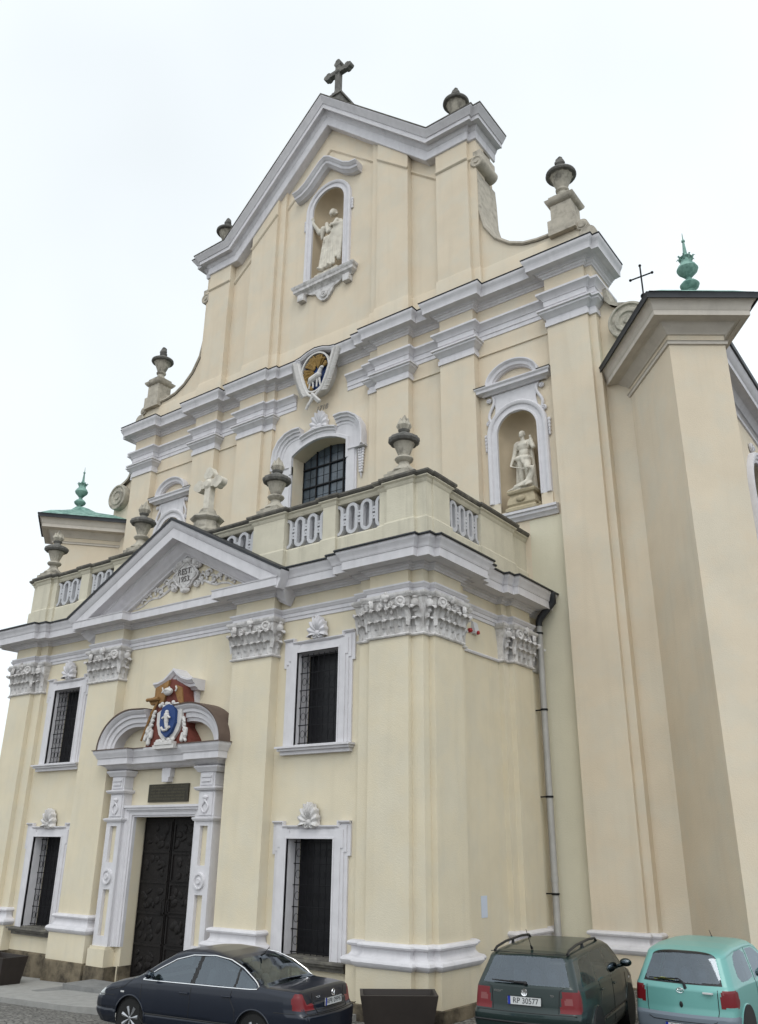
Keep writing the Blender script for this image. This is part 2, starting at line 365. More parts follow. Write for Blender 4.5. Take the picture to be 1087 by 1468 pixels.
# ---- acanthus capital pieces
def leaf(b, p, t, n, w, h):
    """p base point, t tangent, n outward"""
    p = Vector(p); t = Vector((*t,0)); n = Vector((*n,0))
    cl = [(0.015,0),(.02,.3),(.03,.55),(.055,.78),(.10,.94),(.155,.99),(.19,.93),(.185,.84)]
    wd = [.62,.80,1.0,.88,.92,.66,.5,.2]; vs = []
    for (o,zz),ww in zip(cl,wd):
        for u in (-1,-.62,-.25,0,.25,.62,1):
            q = p + t*(u*ww*w/2) + n*((o-.035*abs(u)**1.5+.022*math.cos(u*7))*h/.36) + Vector((0,0,zz*h-.05*h*abs(u)))
            vs.append(tuple(q))
    b.add(vs, [(j*7+i, j*7+i+1, (j+1)*7+i+1, (j+1)*7+i) for j in range(7) for i in range(6)])
def volute(b, p, n, r=.13, d=.1):
    p = Vector(p); n = Vector((*n,0)).normalized(); t = Vector((-n.y,n.x,0))
    q = n.to_track_quat('Z','Y').to_matrix().to_4x4(); T = b.T.copy(); b.T = T @ Matrix.Translation(p) @ q
    b.lathe([(0,d*.9),(r*.3,d*.9),(r*.3,d*.55),(r*.5,d*.5),(r*.62,d*.78),(r*.8,d*.78),(r*.85,d*.6),(r,d*.5),(r,0)], 16); b.T = T
def capital(path, name='capital', z0=7.51, parent=None):
    """one composite capital wrapped round the plan path of its pilaster"""
    b = MB()
    b.sweep([(0,z0-.02),(.05,z0-.01),(.065,z0+.02),(.05,z0+.05),(.02,z0+.06),(.025,z0+.5),(.09,z0+.82),(.10,z0+.92),(.0,z0+.93)], path)
    ab = z0+.93
    b.sweep([(0,ab-.05),(.13,ab-.04),(.15,ab),(.17,ab+.02),(.17,ab+.08),(0,ab+.09)], path)
    for i in range(len(path)-1):
        a = Vector(path[i]); c = Vector(path[i+1]); L = (c-a).length; t = (c-a)/max(L,1e-6); n = Vector((t.y,-t.x))
        if L < .2: continue
        for row,(zz,h,w,sh) in enumerate(((z0+.07,.34,.26,0),(z0+.22,.46,.25,.5))):
            k = max(1, round(L/.25)); w_ = L/k
            for j in range(k + (1 if sh and k > 1 else 0)):
                d = (j+.5)*w_ if not sh else j*w_
                if sh and k == 1: d = L/2
                p = a+t*d+n*(.02+.02*row); leaf(b, (p.x,p.y,zz), t, n, w_*1.05, h)
        if L > .9:
            for d,sg in ((.14,-1),(L-.14,1)):
                p = a+t*d+n*.12; dd = (n+t*sg*.6); volute(b, (p.x,p.y,z0+.78), (dd.x,dd.y), .13, .12)
            for d in (.40,L-.40):
                p = a+t*d+n*.10; volute(b, (p.x,p.y,z0+.74), (n.x,n.y), .075, .10)
                b.ell((p.x,p.y,z0+.60),(.05,.05,.10))
            p = a+t*(L/2)+n*.13; b.ell((p.x,p.y,z0+.93),(.11,.11,.10)); 
            for q in range(5):
                an = q*2*math.pi/5; b.ell((p.x+t.x*.09*math.cos(an)+n.x*.03,p.y+t.y*.09*math.cos(an)+n.y*.03,z0+.93+.09*math.sin(an)),(.05,.05,.05),n=8,k=6)
            b.cap2((p.x-n.x*.05,p.y-n.y*.05,z0+.55),(p.x,p.y,z0+.85),.04,.025,8)
        elif L > .2:
            p = a+t*(L/2)+n*.10; b.ell((p.x,p.y,z0+.74),(.11,.11,.13)); b.ell((p.x,p.y,z0+.88),(.09,.09,.05)); b.ell((p.x,p.y,z0+.56),(.07,.07,.05))
    return b.build(name, 'white_old', parent, angle=45)
BASEP = [(0,1.07),(.06,1.062),(.105,1.04),(.125,1.005),(.11,.97),(.07,.95),(.05,.94),(.045,.88),(.055,.83),(.085,.79),(.12,.772),(.16,.765),(.20,.735),(.218,.69),(.20,.645),(.165,.605),(.13,.585)]
BASEP = [(o+0.0,z) for o,z in BASEP]
def pilaster(path, closing, z1=9.1, name='pilaster', material='cream', capz=7.51, base=True, parent=CH):
    b = MB(); b.pxy(path+closing, 0.0 if base else 9.0, z1)
    if base: b.sweep([(0,.6),(.13,.585),(.13,0.12 if material=='cream' else 0.0),(.13,-.1),(0,-.1)], path)
    p = b.build(name, material, parent, smooth=False)
    if base:
        b = MB(); b.sweep(BASEP, path); b.build('pilaster_base', 'white', p)
        b = MB(); b.sweep([(0,-.08),(.13,-.085),(.17,-.10),(.17,-3),(0,-3)], path); b.build('pilaster_plinth', 'plinth', p)
    if capz: capital(path, parent=p, z0=capz)
    return p
for s in (1,-1):
    f = (lambda L: L) if s == 1 else (lambda L: [(-x,y) for x,y in reversed(L)])
    pilaster(f(INN), [])
    pilaster(f(COR), f([(8.2,1.7),(8.2,.2),(6.67,.2)]) if s == 1 else [(-6.67,.2),(-8.2,.2),(-8.2,1.7)])
    pilaster(f(SID), [(s*8.2,5.75),(s*8.2,3.7)] if s == 1 else [(-8.2,3.7),(-8.2,5.75)])
# capital-base string on the bare side wall
b = MB(); b.sweep([(0,7.50),(.05,7.5),(.065,7.54),(.05,7.57),(0,7.58)], [(8.37,1.7),(8.37,3.7)]); b.build('string_course','white',CH)

# ---- porch entablature
b = MB(); b.sweep([(0,8.44),(.03,8.445),(.03,8.53),(.055,8.54),(.055,8.63),(.075,8.64),(.11,8.70),(.12,8.71),(.12,8.75),(0,8.77)], FULL); b.build('architrave', 'white', CH)
COP = [(0,9.09),(.05,9.09),(.06,9.12),(.11,9.14),(.13,9.18),(.20,9.20),(.22,9.235),(.27,9.235),(.27,9.22),(.56,9.24),(.56,9.225),(.60,9.225),(.60,9.43),(.62,9.44),(.63,9.47),(0,9.50)]
COP = [(o*.84,z) for o,z in COP]
b = MB(); b.sweep(COP, FULL); b.build('cornice', 'white', CH)
CROWN = [(0,9.46),(.635,9.47),(.64,9.50),(.66,9.54),(.70,9.60),(.735,9.64),(.74,9.69),(0,9.70)]
CROWN = [(o*.84,z) for o,z in CROWN]
rp = [(4.0,0)]+COR+SID
b = MB(); b.sweep(CROWN, rp); b.sweep(CROWN, [(-x,y) for x,y in reversed(rp)]); build_split(b,'cornice_crown', 'white', CH)
FL = [(0,9.70),(.75,9.70),(.775,9.68),(.79,9.70),(.78,9.735),(0,9.79)]
FL = [(o*.84,z) for o,z in FL]
b = MB(); b.sweep(FL, rp); b.sweep(FL, [(-x,y) for x,y in reversed(rp)]); build_split(b,'roof_edge', 'metal_dark', CH)

# ---- pediment over the door bay
pk = [(-4.62,9.60),(0,12.0),(4.62,9.60)]; mpz = lambda a,b_,n:(a,-n,b_)
PED = bpy.data.objects.new('pediment', None)
b = MB(); b.pxz([(-4.35,9.45),(4.35,9.45),(0,11.6)], -0.02, 0.4); PED = b.build('pediment', 'cream', CH, smooth=False)
RK = [(0.0,0),(0.0,.985),(.05,.985),(.09,.97),(.16,.93),(.20,.90),(.215,.89),(.225,.87),(.50,.87),(.51,.83),(.49,.82),(.49,.56),(.55,.55),(.57,.50),(.66,.44),(.70,.36),(.78,.30),(.82,.20),(.86,.17),(.86,.02)]
RK = [(o,d*.90) for o,d in RK]
b = MB(); b.sweep(RK, pk, mpz); b.build('raking_cornice', 'white', PED)
b = MB(); b.sweep([(-.0,0.02),(.0,.90),(.03,.92),(-.035,.93),(-.05,.86),(-.05,-.35),(0,-.35)], pk, mpz); b.build('roof_edge', 'metal_dark', PED)
b = MB(); b.pxz([(-4.4,9.5),(4.4,9.5),(0,11.85)], 0.4, 0.5); b.build('pediment_back','cream',PED, smooth=False)
# horizontal weathering on the fascia under the tympanum
# tympanum relief: cartouche with lettering and scrolled acanthus
b = MB()
cart = []
for i in range(48):
    a = 2*math.pi*i/48; r = 1+.12*math.cos(4*a)+.06*math.cos(8*a+.6)
    cart.append((-.02+.47*r*math.cos(a), 10.42+.40*r*math.sin(a)))
b.pxz(cart, -.12, 0); b.pxz([(x*.84,10.42+(z-10.42)*.84) for x,z in cart], -.15, -.11)
b.tube([(x,-.13,z) for x,z in cart+cart[:1]], .035, 8)
for s in (1,-1):
    b.ell((-.02+s*.36,-.1,10.82),(.16,.1,.14)); volute(b,(-.02+s*.50,-.06,10.72),(0,-1),.13,.12); volute(b,(-.02+s*.48,-.06,10.10),(0,-1),.11,.10)
b.ell((-.02,-.1,10.90),(.2,.1,.10)); b.ell((-.02,-.1,9.97),(.2,.09,.08))
for s in (1,-1):
    x = .65; k = 0
    while x < 2.35:
        z = 10.30-.16*(x-.65)+.10*math.sin(x*9); r = .15-.035*(x-.65)
        b.tube([(s*(x+r*math.cos(q*.5)*(1-q/16)), -.07, z+r*math.sin(q*.5)*(1-q/16)) for q in range(14)], .034, 6)
        for q in range(4):
            an = q*1.6+k; b.ell((s*(x+r*1.1*math.cos(an)),-.05,z+r*1.1*math.sin(an)),(.06,.04,.035),Matrix.Rotation(an,3,'Y'),n=8,k=6)
        b.ell((s*x,-.06,z),(.05,.05,.05),n=8,k=6); x += .27; k += 1
    b.tube([(s*(.5+.25*i), -.03, 10.16-.055*i+.05*math.sin(i*1.7)) for i in range(9)], [.05-.004*i for i in range(9)], 6)
REL = b.build('relief', 'white_old', PED)
text_mesh('REST.', 'inscription', .27, 'letter', REL, (-.03,-.165,10.54), (R_(90),0,0), .008)
text_mesh('1953.', 'inscription', .25, 'letter', REL, (-.03,-.165,10.30), (R_(90),0,0), .008)

# ---- scallop shell
def shell(b, cx, y, z, w, h, down=False):
    n = 81; vs = []; k = 7
    for j in range(k+1):
        t = j/k
        for i in range(n):
            a = -100+200*i/(n-1); rib = math.cos(R_(a)*14.4)
            r = (.10+.90*t)*(1+.05*rib*t); d = .13*math.sin(min(1,t*1.1)*math.pi*.72)+.030*rib*t
            vs.append((cx+r*w/2*math.sin(R_(a))*1.0, y-.04-d*1.1, z+.12*h+r*h*.88*math.cos(R_(a))))
    base = len(vs)
    for i in range(n):
        v = vs[k*n+i]; vs.append((v[0], y, v[2]))
    b.add(vs, [(j*n+i, j*n+i+1, (j+1)*n+i+1, (j+1)*n+i) for j in range(k+1) for i in range(n-1)])
    for s in (1,-1): volute(b, (cx+s*w*.16, y-.02, z+.06*h), (0,-1), .09*w/.5, .12)
    b.ell((cx,y-.08,z+.14*h),(.08*w/.5,.07,.07*w/.5))

def window(s, W, ear, name):
    x0,x1,z0,z1 = W; f = lambda L: [(s*x,z) for x,z in L]
    b = MB()
    hole = [(x0,z0),(x1,z0),(x1,z1),(x0,z1)]
    def outl(e, dz):  # stepped eared outline grown by e
        return [(x0-e,z0),(x0-e,z1-.35-dz),(x0-e-.08,z1-.35-dz),(x0-e-.08,z1+e*.98),(x0-e+.28,z1+e*.98),(x0-e+.28,z1+e*.98-.10),
                (x1+e-.28,z1+e*.98-.10),(x1+e-.28,z1+e*.98),(x1+e+.08,z1+e*.98),(x1+e+.08,z1-.35-dz),(x1+e,z1-.35-dz),(x1+e,z0)]
    b.pxz(f(outl(.40,0)), -.05, 0.01, [f(hole)])
    b.pxz(f(outl(.30,-.08)), -.075, -.04, [f(hole)])
    b.pxz(f(outl(.21,-.16)), -.095, -.06, [f(hole)])
    # head mouldings: thin proud fillets
    e = .40; zz = z1+e*.98
    pth = [(x0-e-.08,zz),(x0-e+.28,zz),(x0-e+.28,zz-.10),(x1+e-.28,zz-.10),(x1+e-.28,zz),(x1+e+.08,zz)]
    pth = [(s*x,z) for x,z in pth]; 
    if s < 0: pth = pth[::-1]
    b.sweep([(-.005,.03),(-.005,.12),(.02,.12),(.06,.07),(.06,.03)], pth, mpz)
    b.sweep([(0,-.0),(.0,.085),(.035,.085),(.04,.0)], [(s*a_,z) for a_,z in ([(x0,z0),(x0,z1),(x1,z1),(x1,z0)] if s>0 else [(x1,z0),(x1,z1),(x0,z1),(x0,z0)])], lambda a,b_,n:(a,-.03-n,b_), side=-1)
    w = b.build('window', 'white', CH, angle=30)
    # splayed white reveal lining
    b = MB()
    def qd(a,c): b.add([(a[0],-.02,a[1]),(c[0],-.02,c[1]),(c[0],.40,c[1]),(a[0],.40,a[1])],[(0,1,2,3)])
    e = .004; H = f([(x0+e,z0+e),(x1-e,z0+e),(x1-e,z1-e),(x0+e,z1-e)])
    for i in range(4): qd(H[i],H[(i+1)%4])
    b.build('reveal', 'white', w, smooth=False)
    b = MB(); b.box(s*(x0-.50),-.26,z0-.05,s*(x1+.50),.0,z0-.005); b.box(s*(x0-.46),-.20,z0-.11,s*(x1+.46),.0,z0-.05); b.box(s*(x0-.42),-.12,z0-.20,s*(x1+.42),.0,z0-.11); b.box(s*(x0+.01),-.1,z0-.002,s*(x1-.01),.38,z0+.03)
    b.build('sill', 'white' if z0 > 3 else 'cap', w, smooth=False)
    b = MB(); b.box(s*x0,.42,z0,s*x1,.44,z1); b.build('pane', 'glass2', w, smooth=False)
    # wrought grille
    b = MB(); yg = .20 if z0 < 3 else .06; nb = 7
    for i in range(nb+1):
        x = x0+.05+(x1-x0-.1)*i/nb; b.box(s*x-.007,yg-.007,z0+.03,s*x+.007,yg+.007,z1-.03)
    nz_ = 5
    for i in range(nz_+1):
        z = z0+.08+(z1-z0-.16)*i/nz_; b.box(s*x0,yg-.013,z-.010,s*x1,yg+.013,z+.010)
    for i in range(nb):
        x = x0+.05+(x1-x0-.1)*(i+.5)/nb
        for j in range(0,nz_):
            z = z0+.08+(z1-z0-.16)*(j+.5)/nz_; b.tube([(s*x+.07*math.cos(q*math.pi/6),yg,z+.09*math.sin(q*math.pi/6)) for q in range(13)],.006,5,cap=False)
    b.build('grille', 'iron', w, smooth=False)
    b = MB(); shell(b, s*((x0+x1)/2+(.0)), -.05, z1+.29 if z0 < 3 else z1+.36, .56, .50); b.build('shell', 'white_old' if z0<3 else 'white', w, angle=60)
    return w
for s in (1,-1):
    window(s, WIN_LO, 0, 'low'); window(s, WIN_UP, 0, 'up')

# ---- portal
PO = MB()
for s in (1,-1):   # jamb architrave
    pass
PO.sweep([(0,.0),(0,.10),(.05,.10),(.05,.14),(.13,.14),(.14,.17),(.22,.17),(.25,.21),(.29,.21),(.29,0)], [(-1.24,.36),(-1.24,3.6),(1.24,3.6),(1.24,.36)], mpz, side=-1)
PORT = PO.build('portal', 'white', CH)
b = MB(); b.box(-1.56,-.26,3.84,1.56,-.0,3.90); b.box(-1.50,-.22,3.78,1.50,-.0,3.84)
b.build('lintel_moulding','white',PORT,smooth=False)
for s in (1,-1):
    b = MB(); b.box(s*1.237,-.06,-1,s*1.53,.0,.36); b.build('jamb_foot','cream',PORT,smooth=False)
    b = MB()
    xa,xb = s*1.52,s*2.16
    lo,hi = min(xa,xb),max(xa,xb)
    # strip pilaster with sunk panels
    def frame(x0,x1,z0,z1,y,holes): b.pxz([(x0,z0),(x1,z0),(x1,z1),(x0,z1)], y, 0.0, holes)
    cx = (lo+hi)/2
    hl = [(cx-.14,2.42),(cx+.14,2.42),(cx+.14,3.36),(cx-.14,3.36)]
    h2 = [(cx-.14,.60),(cx+.14,.60),(cx+.14,1.74),(cx-.14,1.74)]
    b.pxz([(lo,.36),(hi,.36),(hi,3.5),(lo,3.5)], -.30, -.20, [hl,h2]); b.box(lo,-.20,.36,hi,0,3.5)
    b.lathe([(0,-.36),(.06,-.37),(.09,-.33),(.13,-.32),(.15,-.36),(.19,-.36),(.20,-.30)], 20, (cx,0,2.06), axis='y')
    b.sweep([(0,3.47),(.05,3.48),(.08,3.53),(.08,3.56),(0,3.58)], [(lo,0),(lo,-.3),(hi,-.3),(hi,0)])
    b.box(lo+.02,-.28,3.55,hi-.02,0,4.25); b.box(lo+.08,-.31,3.62,hi-.08,-.28,4.18)
    b.sweep([(0,4.22),(.05,4.23),(.09,4.28),(.09,4.31),(0,4.33)], [(lo,0),(lo,-.3),(hi,-.3),(hi,0)])
    b.box(lo+.04,-.30,4.3,hi-.04,0,5.0); b.box(lo+.09,-.33,4.36,hi-.09,-.3,4.66); b.box(lo+.16,-.36,4.44,hi-.16,-.33,4.50); b.box(lo+.13,-.36,4.55,hi-.13,-.33,4.60)
    b.sweep([(0,4.68),(.04,4.69),(.07,4.74),(.12,4.8),(.12,4.84),(0,4.86)], [(lo,0),(lo,-.3),(hi,-.3),(hi,0)])
    # small carved figure in the upper block
    for q in (1,-1): b.tube([(cx+q*(.02+.10*math.sin(i*.62)),-.33,3.68+.055*i) for i in range(8)], .024, 6)
    b.ell((cx,-.33,4.06),(.09,.04,.05))
    st = b.build('portal_strip', 'white', PORT, angle=30)
    b = MB(); b.box(cx-.135,-.205,2.42,cx+.135,-.203,3.36); b.box(cx-.135,-.205,.60,cx+.135,-.203,1.74); build_split(b,'strip_panel', 'cream', st, smooth=False)
    b = MB(); b.box(min(xa,xb)-.04,-.40,-.12,max(xa,xb)+.04,0,.30); b.box(min(xa,xb)-.02,-.36,.30,max(xa,xb)+.02,0,.36); b.build('strip_pedestal','cream',st,smooth=False)
    b = MB(); b.box(min(s*1.42,xb)-.06,-.44,-3,max(s*1.42,xb)+.06,0,-.12); b.build('strip_plinth','plinth',st,smooth=False)
    b = MB(); b.box(s*1.232,-.065,-1,s*1.30,.33,-.1); b.build('jamb_plinth','plinth',st,smooth=False)
# portal entablature, breaking forward over the strips
pp = [(-2.22,0),(-2.22,-.34),(-1.45,-.34),(-1.45,-.14),(1.45,-.14),(1.45,-.34),(2.22,-.34),(2.22,0)]
b = MB(); b.sweep([(0,4.86),(.06,4.88),(.12,4.95),(.20,4.99),(.28,5.00),(.28,5.16),(.31,5.18),(.33,5.24),(.38,5.30),(.40,5.36),(.40,5.40),(0,5.41)], pp); b.build('portal_cornice','white',PORT)
b = MB(); b.sweep([(.0,5.41),(.41,5.40),(.43,5.39),(.43,5.415),(0,5.44)], [pp[0],pp[1],pp[2],pp[3],(-.6,-.14)]); b.sweep([(.0,5.41),(.41,5.40),(.43,5.39),(.43,5.415),(0,5.44)], [(.7,-.14),pp[4],pp[5],pp[6],pp[7]]); build_split(b,'roof_edge','rust_metal',PORT)
b = MB(); b.box(-.17,-.16,4.62,.17,0,4.86); b.box(-.13,-.18,4.5,.13,0,4.62); b.build('keystone','white',PORT,smooth=False)
# broken segmental pediment
for s in (1,-1):
    A = arc(s*1.12,5.42,1.36,180 if s<0 else 0,90+ (14 if s<0 else -14),18,1.10)
    A = [(s*2.55,5.42)]+[(s*(1.15+1.40*math.cos(R_(q))), 5.42+1.06*math.sin(R_(q))) for q in range(6,92,5)]+[(s*.62,6.46)]
    if s > 0: A = A[::-1]
    b = MB()
    b.sweep([(0,0),(0,.66),(.05,.66),(.09,.62),(.12,.60),(.14,.56),(.22,.55),(.24,.50),(.36,.48),(.38,.44),(.46,.42),(.47,.0)], A, mpz)
    sg = b.build('broken_pediment','white',PORT)
    b = MB(); b.sweep([(-.0,0),(0,.67),(.02,.68),(-.02,.69),(-.025,.66),(-.025,0)], A, mpz); b.build('roof_edge','rust_metal',sg)
    b = MB(); ins = [(s*(1.15+.96*math.cos(R_(q))), 5.42+.64*math.sin(R_(q))) for q in range(0,92,6)]+[(s*.8,6.04),(s*.8,5.42)]
    b.pxz(ins if s > 0 else ins[::-1], -.10, 0.0); b.build('tympanum','cream',sg,smooth=False)
# upper hood with its posts
HP = [(-.82,7.20),(-.62,7.20),(-.38,7.27),(-.18,7.40),(0,7.54),(.18,7.40),(.38,7.27),(.62,7.20),(.82,7.20)]
HP = [(x+.28,z) for x,z in HP]
b = MB(); b.sweep([(0,.0),(0,.50),(.05,.50),(.10,.44),(.13,.42),(.14,.38),(.22,.36),(.25,.28),(.30,.24),(.30,0)], HP, mpz)
for x in (-.36,.78): b.box(x,-.16,6.5,x+.16,0,7.05)
b.build('crest_hood','white',PORT)
CR = MB(); man = [(-.36,6.60),(-.26,7.0),(.28,7.24),(.80,7.0),(.92,6.55),(1.0,6.3),(.95,5.9),(1.25,5.55),(1.3,5.42),(-.55,5.42),(-.5,5.6),(-.42,5.9),(-.3,6.2)]
CR.pxz(man, -.52, 0.0, mi=0)
crest = CR.build('coat_of_arms', 'red', PORT, smooth=False)
b = MB(); b.T = Matrix.Translation((0,-.36,0)); b.pxz([(-.30,7.02),(.26,7.20),(.2,6.9),(.1,6.6),(-.42,6.55),(-.58,6.72),(-.3,6.78)], -.22, -.12); b.pxz([(.5,7.05),(.78,6.95),(.9,6.5),(.7,6.55),(.55,6.8)], -.2, -.12)
b.tube([(-.58,-.25,6.70),(-.05,-.28,6.70)],.05,8); 
for i in range(7): b.tube([(-.1-.02*i,-.24,6.62-.02*i),(-.34-.05*i,-.26,6.30-.12*i)],.03,6)
b.build('mantling','brown',crest)
b = MB(); b.T = Matrix.Translation((0,-.36,0))
shl = [(-.02,6.35),(.28,6.52),(.62,6.40),(.86,6.42),(.9,6.1),(.82,5.8),(.62,5.56),(.44,5.46),(.2,5.52),(0,5.72),(-.12,6.0),(-.14,6.3)]
b.pxz([(x*1.0+.05,z) for x,z in shl], -.24, -.13)
for i in range(6): b.cap2((-.2-.03*i,-.22,6.35-.12*i),(-.26-.04*i,-.24,6.25-.12*i),.05,.035)
for i in range(6): b.cap2((.98+.02*i,-.2,6.1-.10*i),(1.05+.02*i,-.22,6.0-.10*i),.05,.04)
b.ell((.33,-.28,6.86),(.17,.10,.11)); b.tube([(.17,-.3,6.86),(.33,-.38,6.90),(.49,-.3,6.86)],.035,8)
for x in (.0,.28,.56): b.tube([(x,-.22,7.0+.0),(x+.04,-.22,6.93),(x,-.22,6.86)],.025,6)
for q in range(9): b.ell((.02+.09*q,-.25,6.50+.05*math.sin(q*2.3)),(.06,.05,.06),n=8,k=6)
for q in range(8): b.ell((.05+.09*q,-.25,5.52+.04*math.sin(q*2.9)),(.07,.05,.06),n=8,k=6)
for x,z in ((-.52,5.7),(-.38,5.58),(-.46,5.9),(-.3,5.75),(1.12,5.72),(1.0,5.6)): b.cap2((x,-.2,z+.08),(x,-.22,z-.08),.05,.06)
b.box(.02,-.34,5.42,.74,0,5.50); b.box(-.06,-.32,5.32,.80,-.1,5.42)
b.build('scrollwork','rel_white',crest)
b = MB(); b.T = Matrix.Translation((0,-.36,0)); b.pxz([(.16,6.30),(.24,6.44),(.46,6.50),(.66,6.44),(.76,6.30),(.78,5.98),(.66,5.74),(.46,5.60),(.26,5.74),(.16,5.98)], -.33, -.23)
b.build('shield_field','blue',crest,smooth=False)
b = MB(); b.T = Matrix.Translation((0,-.36,0)); b.ell((.46,-.36,6.28),.055); b.cap2((.46,-.36,6.20),(.48,-.36,6.02),.08,.06); b.cap2((.44,-.37,6.18),(.32,-.38,6.12),.035,.03); b.cap2((.5,-.37,6.18),(.62,-.38,6.12),.035,.025); b.cap2((.46,-.36,6.05),(.50,-.36,5.88),.06,.05); b.tube([(.28,-.36,5.88),(.36,-.36,5.80),(.5,-.36,5.80),(.62,-.36,5.88)],.035,8)
b.build('shield_figure','rel_white',crest)
# bronze double door
b = MB(); b.box(-1.24,.34,-1.0,1.24,.42,3.6)
door = b.build('door','bronze',CH,smooth=False)
rnd = random.Random(5)
for s in (1,-1):
    b = MB(); b.box(s*.02,.30,-.4,s*1.2,.36,3.56)
    for k in range(5):
        z0 = -.3+k*.76
        b.sweep([(0,.0),(0,.03),(.03,.03),(.03,0)], [(s*.08,z0),(s*.08,z0+.7),(s*1.14,z0+.7),(s*1.14,z0),(s*.08,z0)], lambda a,b_,n:(a,.30-n,b_))
        for q in range(11):
            x = s*(.2+.85*rnd.random()); z = z0+.12+.46*rnd.random(); b.ell((x,.295,z),(.05+.07*rnd.random(),.035,.06+.10*rnd.random()),Matrix.Rotation(rnd.random()*3,3,'Y'),n=8,k=6)
    lf = b.build('door_leaf','bronze',door)
    b = MB(); b.tube([(s*.10,.26,1.15),(s*.10,.20,1.2),(s*.10,.20,1.5),(s*.10,.26,1.55)],.018,8); b.build('handle','bronze',lf)
# ================================================================== BALUSTRADE on the porch
BH = [(0,.12),(2.58,.12),(2.58,0),(3.8,0),(3.8,.12),(5.18,.12),(5.18,.04),(5.62,.04),(5.62,.12),(7.07,.12),(7.07,.06),(7.35,.06),(7.35,-.02),(8.17,-.02),(8.17,.08),(8.5,.08),(8.5,.35),(8.53,.35),(8.53,1.14),(8.40,1.14),(8.40,2.86),(8.46,2.86),(8.46,4.75),(8.36,4.75),(8.36,5.75)]
BF = mirr(BH)
b = MB(); b.sweep([(0.05,9.76),(.05,10.50),(.03,10.54),(0.0,10.55),(-.34,10.55),(-.34,9.76)], BF)
BAL = b.build('balustrade', 'parapet', CH, smooth=False)
b = MB(); b.sweep([(-.42,11.46),(0,11.46),(.03,11.50),(.05,11.56),(.10,11.60),(.10,11.63),(-.42,11.63)], BF); b.build('rail_moulding','parapet',BAL)
b = MB(); b.sweep([(-.46,11.64),(.12,11.64),(.16,11.69),(.16,11.74),(.10,11.77),(-.40,11.78),(-.46,11.76)], BF); b.build('coping','cap',BAL)
def pier(poly, name='pier'):
    b = MB(); b.pxy(poly, 10.53, 11.48); return b.build(name,'parapet',BAL,smooth=False)
for s in (1,-1):
    f = lambda L: [(s*x,y) for x,y in L]
    pier(f([(2.60,.0),(3.80,.0),(3.80,.42),(2.60,.42)])); pier(f([(5.18,.04),(5.62,.04),(5.62,.40),(5.18,.40)]))
    pier(f([(7.07,.06),(7.35,.06),(7.35,-.02),(8.17,-.02),(8.17,.08),(8.5,.08),(8.5,.35),(8.53,.35),(8.53,1.14),(8.1,1.14),(8.1,.4),(7.07,.4)]))
    pier(f([(8.46,2.86),(8.46,4.75),(8.36,4.75),(8.36,5.75),(8.05,5.75),(8.05,2.86)]))
def tracery(L, mpf, n):
    bb = MB(); bb.prism([(0,10.55),(L,10.55),(L,11.48),(0,11.48)], .36,.40,mpf); bb.build('backing_panel','grille_white',BAL,smooth=False)
    """interlaced upright rings, half rings at both ends; mpf(u,v,d)"""
    b = MB(); z0,z1 = 10.58,11.45; p = L/n; ro = p*.40; ri = ro-.095; zm = (z0+z1)/2
    def stad(cx, r, h, a0=0, a1=360):
        P = []
        for i in range(25):
            a = R_(i*180/24); P.append((cx+r*math.cos(a), zm+h-r+r*math.sin(a)))
        for i in range(25):
            a = R_(180+i*180/24); P.append((cx+r*math.cos(a), zm-h+r+r*math.sin(a)))
        return P
    H = (z1-z0)/2
    for k in range(1,n):
        b.prism(stad(k*p,ro,H), .13,.26,mpf,[stad(k*p,ri,H-.085)])
    for k,sg in ((0,1),(n,-1)):   # half rings opening to the piers
        c = k*p; P = [(c+sg*ro*math.sin(R_(a)), zm+H-ro+ro*math.cos(R_(a))) for a in range(0,91,8)]+[(c+sg*ro*math.cos(R_(a)), zm-H+ro-ro*math.sin(R_(a))) for a in range(0,91,8)]
        Q = [(c+sg*ri*math.sin(R_(a)), zm+H-.085-ri+ri*math.cos(R_(a))) for a in range(0,91,8)]+[(c+sg*ri*math.cos(R_(a)), zm-H+.085+ri-ri*math.sin(R_(a))) for a in range(0,91,8)]
        b.prism(P+Q[::-1], .13,.26,mpf)
    g = p/2-ro
    for k in range(n):
        c = (k+.5)*p
        for zz in (zm+.10, zm-.10):
            R0 = [(c+(g+.05)*x_, zz+.075*z_) for x_,z_ in ((-1,-1),(1,-1),(1,1),(-1,1))]
            hh = [(c+.022*math.cos(R_(a)), zz+.022*math.sin(R_(a))) for a in range(0,360,30)]
            b.prism(R0,.14,.25,mpf,[hh])
    return b.build('tracery','grille_white',BAL,smooth=False)
for x0,x1,n in ((3.8,5.18,3),(5.62,7.07,3),(-5.18,-3.8,3),(-7.07,-5.62,3),(.0,2.58,5),(-2.58,0,5)):
    tracery(x1-x0, lambda u,v,d,x0=x0:(x0+u,d,v), n)
for s in (1,-1):
    tracery(1.72, (lambda u,v,d,s=s:(s*(8.52-d),1.14+u,v)), 4)

